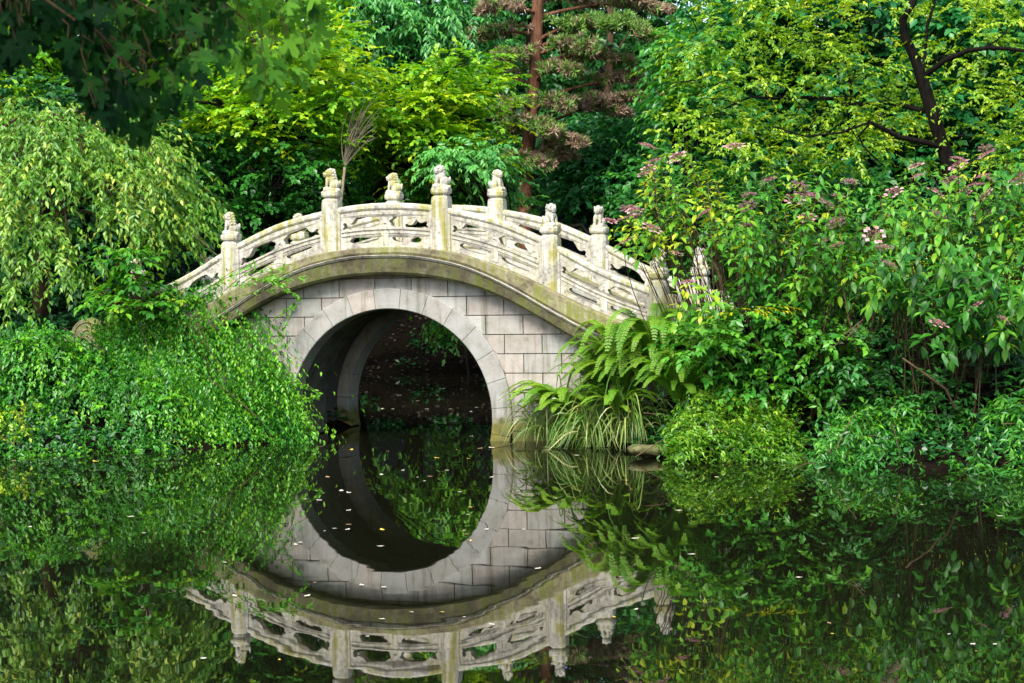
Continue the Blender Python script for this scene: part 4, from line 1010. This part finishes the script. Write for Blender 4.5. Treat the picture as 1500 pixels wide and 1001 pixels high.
# bare stems in the dark hollow
root = empty('bare_stem_shrub', tuple(gpt(5.6, 29.3)), 0, 'bare brown stems leaning in the dark hollow at the far right', 'shrub'); mb = MB()
for i in range(18):
    x = R.uniform(1300, 1500); b = rooted(x, 29.2+R.normal(0, .3)); e = at(x+R.normal(0, 40), R.uniform(360, 440), 29.2+R.normal(0, .4)); mb.tube(curve_pts(b, e, R, .02, 7), np.linspace(.010, .006, 7), 5, False)
mb.tube([at(1322, 525, 28.2), at(1355, 548, 28.2), at(1385, 570, 28.3), at(1400, 600, 28.4)], [.012, .015, .016, .016], 5, False)
mb.tube([at(1215, 512, 28.9), at(1240, 495, 28.9), at(1262, 475, 28.9)], [.010, .010, .007], 5, False); mb.tube([at(1225, 500, 28.9), at(1250, 480, 28.9), at(1265, 468, 28.9)], [.010, .010, .007], 5, False)
mb.build('stems', B_twig, root, smooth=True)

# ------------------------------------------------------------------ ferns
def fern(label, base, n, ln, rng, aim=(0, 0, 0), tint=.55, steep=.9):
    root = empty('fern', tuple(base), 0, label, 'fern'); lv = Leaves(); mb = MB()
    for i in range(n):
        a = 2*PI*i/n+rng.normal(0, .3); h = np.array([math.cos(a), math.sin(a), 0])+np.array(aim); h = h/np.linalg.norm(h); l = ln*rng.uniform(.7, 1.15); st = steep*rng.uniform(.7, 1.25)
        t = np.linspace(0, 1, 9); cur = base+np.outer(t*l*(.62+.2*t), h)+np.outer(l*(st*t-.74*st*t**2.3), [0, 0, 1.])
        mb.tube(list(cur), np.linspace(.008, .002, 9), 4, False)
        m = 36; tt = np.linspace(.10, .985, m); idx = np.minimum((tt*8).astype(int), 7); fr = tt*8-idx
        P = cur[idx]*(1-fr)[:, None]+cur[idx+1]*fr[:, None]; T = nrm(cur[idx+1]-cur[idx]); S = nrm(np.cross(T, [0, 0, 1.])); Nn = np.cross(S, T)
        pl = l*.098*np.sin(PI*np.clip(tt*.86+.10, 0, 1))**.8; tn = tint+rng.normal(0, .10)
        for s in (-1, 1):
            X = nrm(S*s+T*.42+rng.normal(0, .07, S.shape)-np.array([0, 0, .14]))
            q = 8; w = (np.arange(q)+.7)/q; Pr = (P[:, None]+X[:, None]*(pl[:, None]*w)[..., None]).reshape(-1, 3)
            Xr = np.repeat(X, q, 0); Sr = np.cross(np.repeat(Nn, q, 0), Xr); ll = np.repeat(pl, q)*np.tile(.34*(1-.7*w), m)+.006
            for s2 in (-1, 1):
                lv.add('kite', Pr, nrm(Sr*s2+Xr*.55), np.repeat(Nn, q, 0), ll, ll*.42+.003, tn+.14*(np.repeat(tt, q)-.5)+rng.normal(0, .07, m*q))
    mb.build('rachis', B_stem, root, smooth=True); lv.build('fronds', L_fern, root)
def on_bank(px, py, Y): return at(px, py, Y)
fern('large feathery fern against the right foot of the bridge wall', at(918, 595, 31.4), 66, 1.10, R, (.0, -.15, 0), .60, 2.1)
fern('tall fern rising to the cornice beside the railing end', at(960, 570, 31.0), 60, 1.12, R, (.08, -.1, 0), .54, 2.1)
fern('upright fern behind the sedge, under the cornice', at(880, 592, 31.7), 26, .85, R, (-.05, -.1, 0), .48, 2.1)
fern('pale fern spreading left over the wall foot near the ring', at(828, 622, 31.8), 34, 1.05, R, (-.5, -.3, 0), .66, 1.2)
fern('fern at the right of the clump before the green bush', at(995, 600, 30.2), 28, .95, R, (.1, -.2, 0), .5, 1.7)
fern('small fern low over the sedge by the water', at(905, 615, 30.9), 22, .8, R, (-.2, -.5, 0), .55, 1.3)
# sedges
def sedge(label, base, n, ln, rng, aim=(0, 0, 0), tint=.5, w=.024, steep=1.0):
    root = empty('sedge_clump', tuple(base), 0, label, 'grass clump', 'sedge clumps on the right shore'); lv = Leaves(); m = 9
    for i in range(n):
        a = rng.uniform(0, 2*PI); h = np.array([math.cos(a), math.sin(a), 0])+np.array(aim); h = h/(np.linalg.norm(h)+.01); l = ln*rng.uniform(.45, 1.15); st = steep*rng.uniform(.5, 1.4)
        t = np.linspace(0, 1, m); b = base+np.array([rng.normal(0, .09), rng.normal(0, .07), 0])
        cur = b+np.outer(l*.62*t**1.15, h)+np.outer(l*(1.7*st*t-(1.45*st+.28)*t**2), [0, 0, 1.]); cur[:, 2] = np.maximum(cur[:, 2], .012)
        S = nrm(np.cross(np.gradient(cur, axis=0), np.array([0, 0, 1.]))+rng.normal(0, .25, 3)); wd = w*rng.uniform(.6, 1.25)*np.minimum(1, (1-t)*2.2+.04)*(.55+.45*np.minimum(1, t*5))
        Vv = np.concatenate([cur-S*wd[:, None]*.5, cur+S*wd[:, None]*.5]); T = []
        for k in range(m-1): T += [(k, k+1, m+k+1), (k, m+k+1, m+k)]
        lv.raw(Vv, np.array(T), tint+rng.normal(0, .2))
    lv.build('blades', L_sedge, root)
sedge('big arching sedge clump at the water edge below the ferns', at(868, 655, 31.25), 190, 1.3, R, (-.25, -.5, 0), .58)
sedge('sedge clump against the foot of the arch wall', at(800, 645, 31.8), 110, 1.05, R, (-.45, -.35, 0), .6, .022)
sedge('sedge clump beside the mossy rock', at(925, 648, 30.9), 130, 1.15, R, (.25, -.5, 0), .56)
sedge('dark upright blades between ferns and sedge', at(905, 635, 31.1), 60, .95, R, (0, -.1, 0), .18, .03, 1.5)
sedge('dark sword like blades standing before the wall', at(832, 620, 31.8), 30, .85, R, (0, 0, 0), .12, .034, 1.6)
# rocks
def rock(label, p, r, seed, name='mossy_rock'):
    bm = bmesh.new(); bmesh.ops.create_icosphere(bm, subdivisions=4, radius=1); rng = np.random.default_rng(seed); ks = rng.normal(0, 2.2, (6, 3)); ph = rng.uniform(0, 6, 6)
    for v in bm.verts:
        n = np.array(v.co); d = 1+.11*sum(math.sin(n@k+q) for k, q in zip(ks, ph))/2+.03*math.sin(n@ks[0]*5)
        v.co = Vector((n[0]*r[0]*d, n[1]*r[1]*d, n[2]*r[2]*d))
    me = bpy.data.meshes.new(name); bm.to_mesh(me); bm.free(); me.polygons.foreach_set('use_smooth', [True]*len(me.polygons))
    o = link_mesh(name, me, M_rock); o.location = p; return tag(o, label, 'rock')
rock('flat pale mossy rock at the water edge beside the sedge', tuple(at(952, 660, 29.6)), (.30, .2, .075), 3)
rock('small yellowish rock in the dark hollow at the waterline', tuple(at(1226, 664, 28.5)), (.19, .16, .10), 8)
rock('small grey stone on the far bank seen through the arch', tuple(at(678, 542, 52.0)), (.45, .3, .16), 12)
# bank behind the arch: the bush whose underside shows only in the reflection, a hanging sprig, a bough
shrub('overhanging_shrub', 'bright green bush over the far shore, mirrored inside the arch', [(555, 325), (640, 315), (745, 305), (750, 380), (640, 395), (560, 385)], 48.2, 50.2, 20, 28, L_trail, .72, (.15, .05), (.75, 14), 30, 690, R, zmin=-.9, droop=.45)
t0 = rooted(905, 44.5)
crown_tree('hanging_sprig_shrub', 'sprig of green leaves hanging in the top right of the arch', 'shrub', [t0, at(900, 380, 44.5), at(850, 330, 44.5), at(750, 345, 44.5), at(690, 400, 44.5), at(662, 460, 44.5)], [.05, .045, .04, .03, .02, .008],
           pblobs([(655, 482, 44.5, 9), (664, 500, 44.5, 9), (648, 470, 44.5, 8)], R), L_mid, B_dark, R, (.12, .06), (.4, 8), 8, .5, 'kite', .7, hang=.5, limbs=False, leafpart='foliage')
# ------------------------------------------------------------------ ground cover and litter
def scatter(n, x0, x1, y0, y1, rng, f=None):
    x = rng.uniform(x0, x1, n); y = rng.uniform(y0, y1, n); d = sdist(x, y); k = d > .08
    if f is not None: k &= f(x, y, d)
    x, y = x[k], y[k]; return np.stack([x, y, ground_z(x, y)], -1)
P = scatter(120000, -14, 14, 26, 60, R, lambda x, y, d: ~((x > -6) & (x < 1.5) & (y > 50) & (y < 57) & (np.sin(x*2.3+y)*np.sin(y*1.7-x) < .35)))
n = len(P); lv = Leaves(); X = nrm(R.normal(0, 1, (n, 3))*np.array([1, 1, .4])); P[:, 2] += R.random(n)*.2
lv.add('kite', P, X, nrm(R.normal(0, .5, (n, 3))+np.array([0, 0, 1])), .12*(.6+.7*R.random(n)), .08, .42+.2*wob(P, .8, 4)+R.normal(0, .12, n))
o = lv.build('ground_cover', L_dark); tag(o, 'low dark ivy like leaves covering the banks', 'ground cover', kind='stuff')
P = scatter(3500, -8, 4, 50, 58, R); n = len(P); P[:, 2] += .02
lv = Leaves(); lv.add('kite', P, nrm(R.normal(0, 1, (n, 3))*np.array([1, 1, .25])), nrm(R.normal(0, .4, (n, 3))+np.array([0, 0, 1])), .11, .07, R.random(n))
L_lit = G('dead_leaf', [(0, (.010, .007, .005)), (.6, (.024, .016, .010)), (1, (.085, .058, .035))], .1, .7)
tag(lv.build('leaf_litter', L_lit), 'brown dead leaves strewn on the shaded far bank', 'leaf litter', kind='stuff')

# ------------------------------------------------------------------ foreground maple bough, upper left
t0 = gpt(-5.7, 8.2); root = empty('overhanging_maple', tuple(t0), 0, 'near maple whose big dark lobed leaves hang into the top left corner', 'tree')
mb = MB(); tk = [t0-np.array([0, 0, .2]), t0+np.array([.05, 0, 1.6]), t0+np.array([.2, .1, 3.2]), t0+np.array([.6, .2, 4.6])]; mb.tube(tk, [.2, .17, .15, .12], 10, False)
lv = Leaves(); ends = []
for px, py, Y in [(40, -10, 8.6), (110, 30, 8.9), (170, 60, 9.2), (230, 20, 9.4), (300, 10, 9.8), (360, 30, 10.4), (415, 30, 10.8), (150, -40, 9), (260, -30, 9.6), (390, -40, 10.4), (20, -90, 8.4), (200, 110, 9.3), (330, 70, 10)]:
    e = at(px, py, Y); pts = curve_pts(tk[3], e, R, .10, 9); mb.tube(pts, np.linspace(.035, .005, 9), 5, False); ends.append((pts, px))
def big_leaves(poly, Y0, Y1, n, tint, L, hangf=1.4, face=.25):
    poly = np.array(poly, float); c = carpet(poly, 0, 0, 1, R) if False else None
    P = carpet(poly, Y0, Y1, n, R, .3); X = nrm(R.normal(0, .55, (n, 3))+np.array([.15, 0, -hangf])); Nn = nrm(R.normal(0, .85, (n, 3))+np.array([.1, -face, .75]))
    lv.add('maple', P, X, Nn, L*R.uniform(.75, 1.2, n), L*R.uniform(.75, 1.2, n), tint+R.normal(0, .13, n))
    for p, x in zip(P[::2], X[::2]): mb.tube([p, p-x*.05+np.array([0, 0, .03]), p+np.array([-.02, 0, .10])], .0022, 3, False)
big_leaves([(-40, -60), (150, -60), (160, 40), (195, 110), (150, 175), (110, 110), (60, 40), (0, 90), (-40, 110)], 9.0, 8.6, 240, .02, .122)  # shaded left side put into the leaf colour as a near black tint
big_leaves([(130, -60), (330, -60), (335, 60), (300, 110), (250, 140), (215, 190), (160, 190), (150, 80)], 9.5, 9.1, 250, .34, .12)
big_leaves([(300, -60), (480, -60), (470, 40), (440, 90), (410, 145), (365, 140), (335, 90), (300, 60)], 10.6, 10.0, 240, .85, .115, 1.0, .2)  # brighter tint stands in for light falling on the right side
n = 1500; P = np.stack([R.uniform(-5.5, -.6, n), R.uniform(6, 12.5, n), R.uniform(4.6, 7.2, n)], -1)  # unseen canopy above the view, added to shade the hanging leaves
lv.add('maple', P, nrm(R.normal(0, .7, (n, 3))+np.array([0, 0, -.4])), nrm(R.normal(0, .5, (n, 3))+np.array([0, 0, 1])), .15, .15, .3+R.normal(0, .15, n))
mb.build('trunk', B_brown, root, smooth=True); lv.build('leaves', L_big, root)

# ------------------------------------------------------------------ leaves and petals floating on the pond
def floater(seed, kind):
    rng = np.random.default_rng(seed); V, T, Q, _, _ = place('leaf' if kind else 'lance', np.array([[-.035, 0, .006]]), np.array([[1., .0, .0]]), np.array([[0, 0, 1.]]), .075, .045)
    V[:, 2] = .004+np.abs(V[:, 2]-.006)*.5
    return arr_mesh('fallen_leaf', V, [T]+([Q] if len(Q) else []), np.full(len(T)+len(Q), .5))
FM = []
for i, (c, lab) in enumerate([((.62, .56, .44), 'tiny cream fallen leaf floating on the dark pond'), ((.60, .42, .05), 'tiny yellow fallen leaf floating on the dark pond'), ((.36, .20, .10), 'tiny brown fallen leaf floating on the dark pond')]):
    m, nt, out = new_mat('floating_leaf_%s' % 'cream yellow brown'.split()[i]); p = N(nt, 'ShaderNodeBsdfPrincipled', i_Roughness=.5); p.inputs['Base Color'].default_value = (*c, 1); nt.links.new(p.outputs[0], out.inputs[0])
    me = floater(i, i % 2); me.materials.append(m); FM.append((me, lab))
spots = [(463, 637), (489, 632), (515, 660), (530, 858), (568, 662), (590, 690), (612, 700), (640, 580), (660, 600), (668, 660), (690, 640), (703, 658), (697, 598), (612, 588), (625, 600), (585, 580), (600, 610), (650, 570), (676, 575), (560, 600), (690, 604), (655, 690), (720, 700), (640, 672), (575, 600), (605, 575), (630, 615), (665, 618),
         (298, 966), (450, 874), (140, 677), (158, 676), (200, 672), (255, 662), (320, 681), (192, 758), (395, 672), (440, 668), (455, 648), (470, 655), (1170, 847), (1245, 676), (1310, 728), (1465, 757), (1430, 955), (1425, 945), (1215, 914), (930, 790), (845, 668), (680, 905), (560, 908), (742, 720), (500, 720), (480, 700), (430, 690), (1050, 700), (1100, 730), (1350, 740), (900, 905), (1390, 930), (20, 676), (80, 672)]
spots += [(R.uniform(410, 770), R.uniform(655, 800)) for _ in range(22)]+[(R.uniform(20, 1480), R.uniform(690, 990)) for _ in range(26)]
for i, (x, y) in enumerate(spots):
    d = RT*((x-750)/F_PX)+UPV*(-(y-500.5)/F_PX)+FW; p = CAM+d*(-CAM_H/d[2])
    if float(sdist(np.array([p[0]]), np.array([p[1]]))[0]) > -.05: continue
    me, lab = FM[[0, 0, 1, 0, 2, 0, 0][i % 7]]
    o = bpy.data.objects.new('fallen_leaf', me); C.objects.link(o); s = R.uniform(.7, 1.5)*min(1.15, p[1]/33+.15); o.scale = (s, s, s)
    o.location = (p[0], p[1], .004); o.rotation_euler = (0, 0, R.uniform(0, 6)); tag(o, lab, 'leaf', 'fallen leaves floating on the pond: '+lab.split()[1])
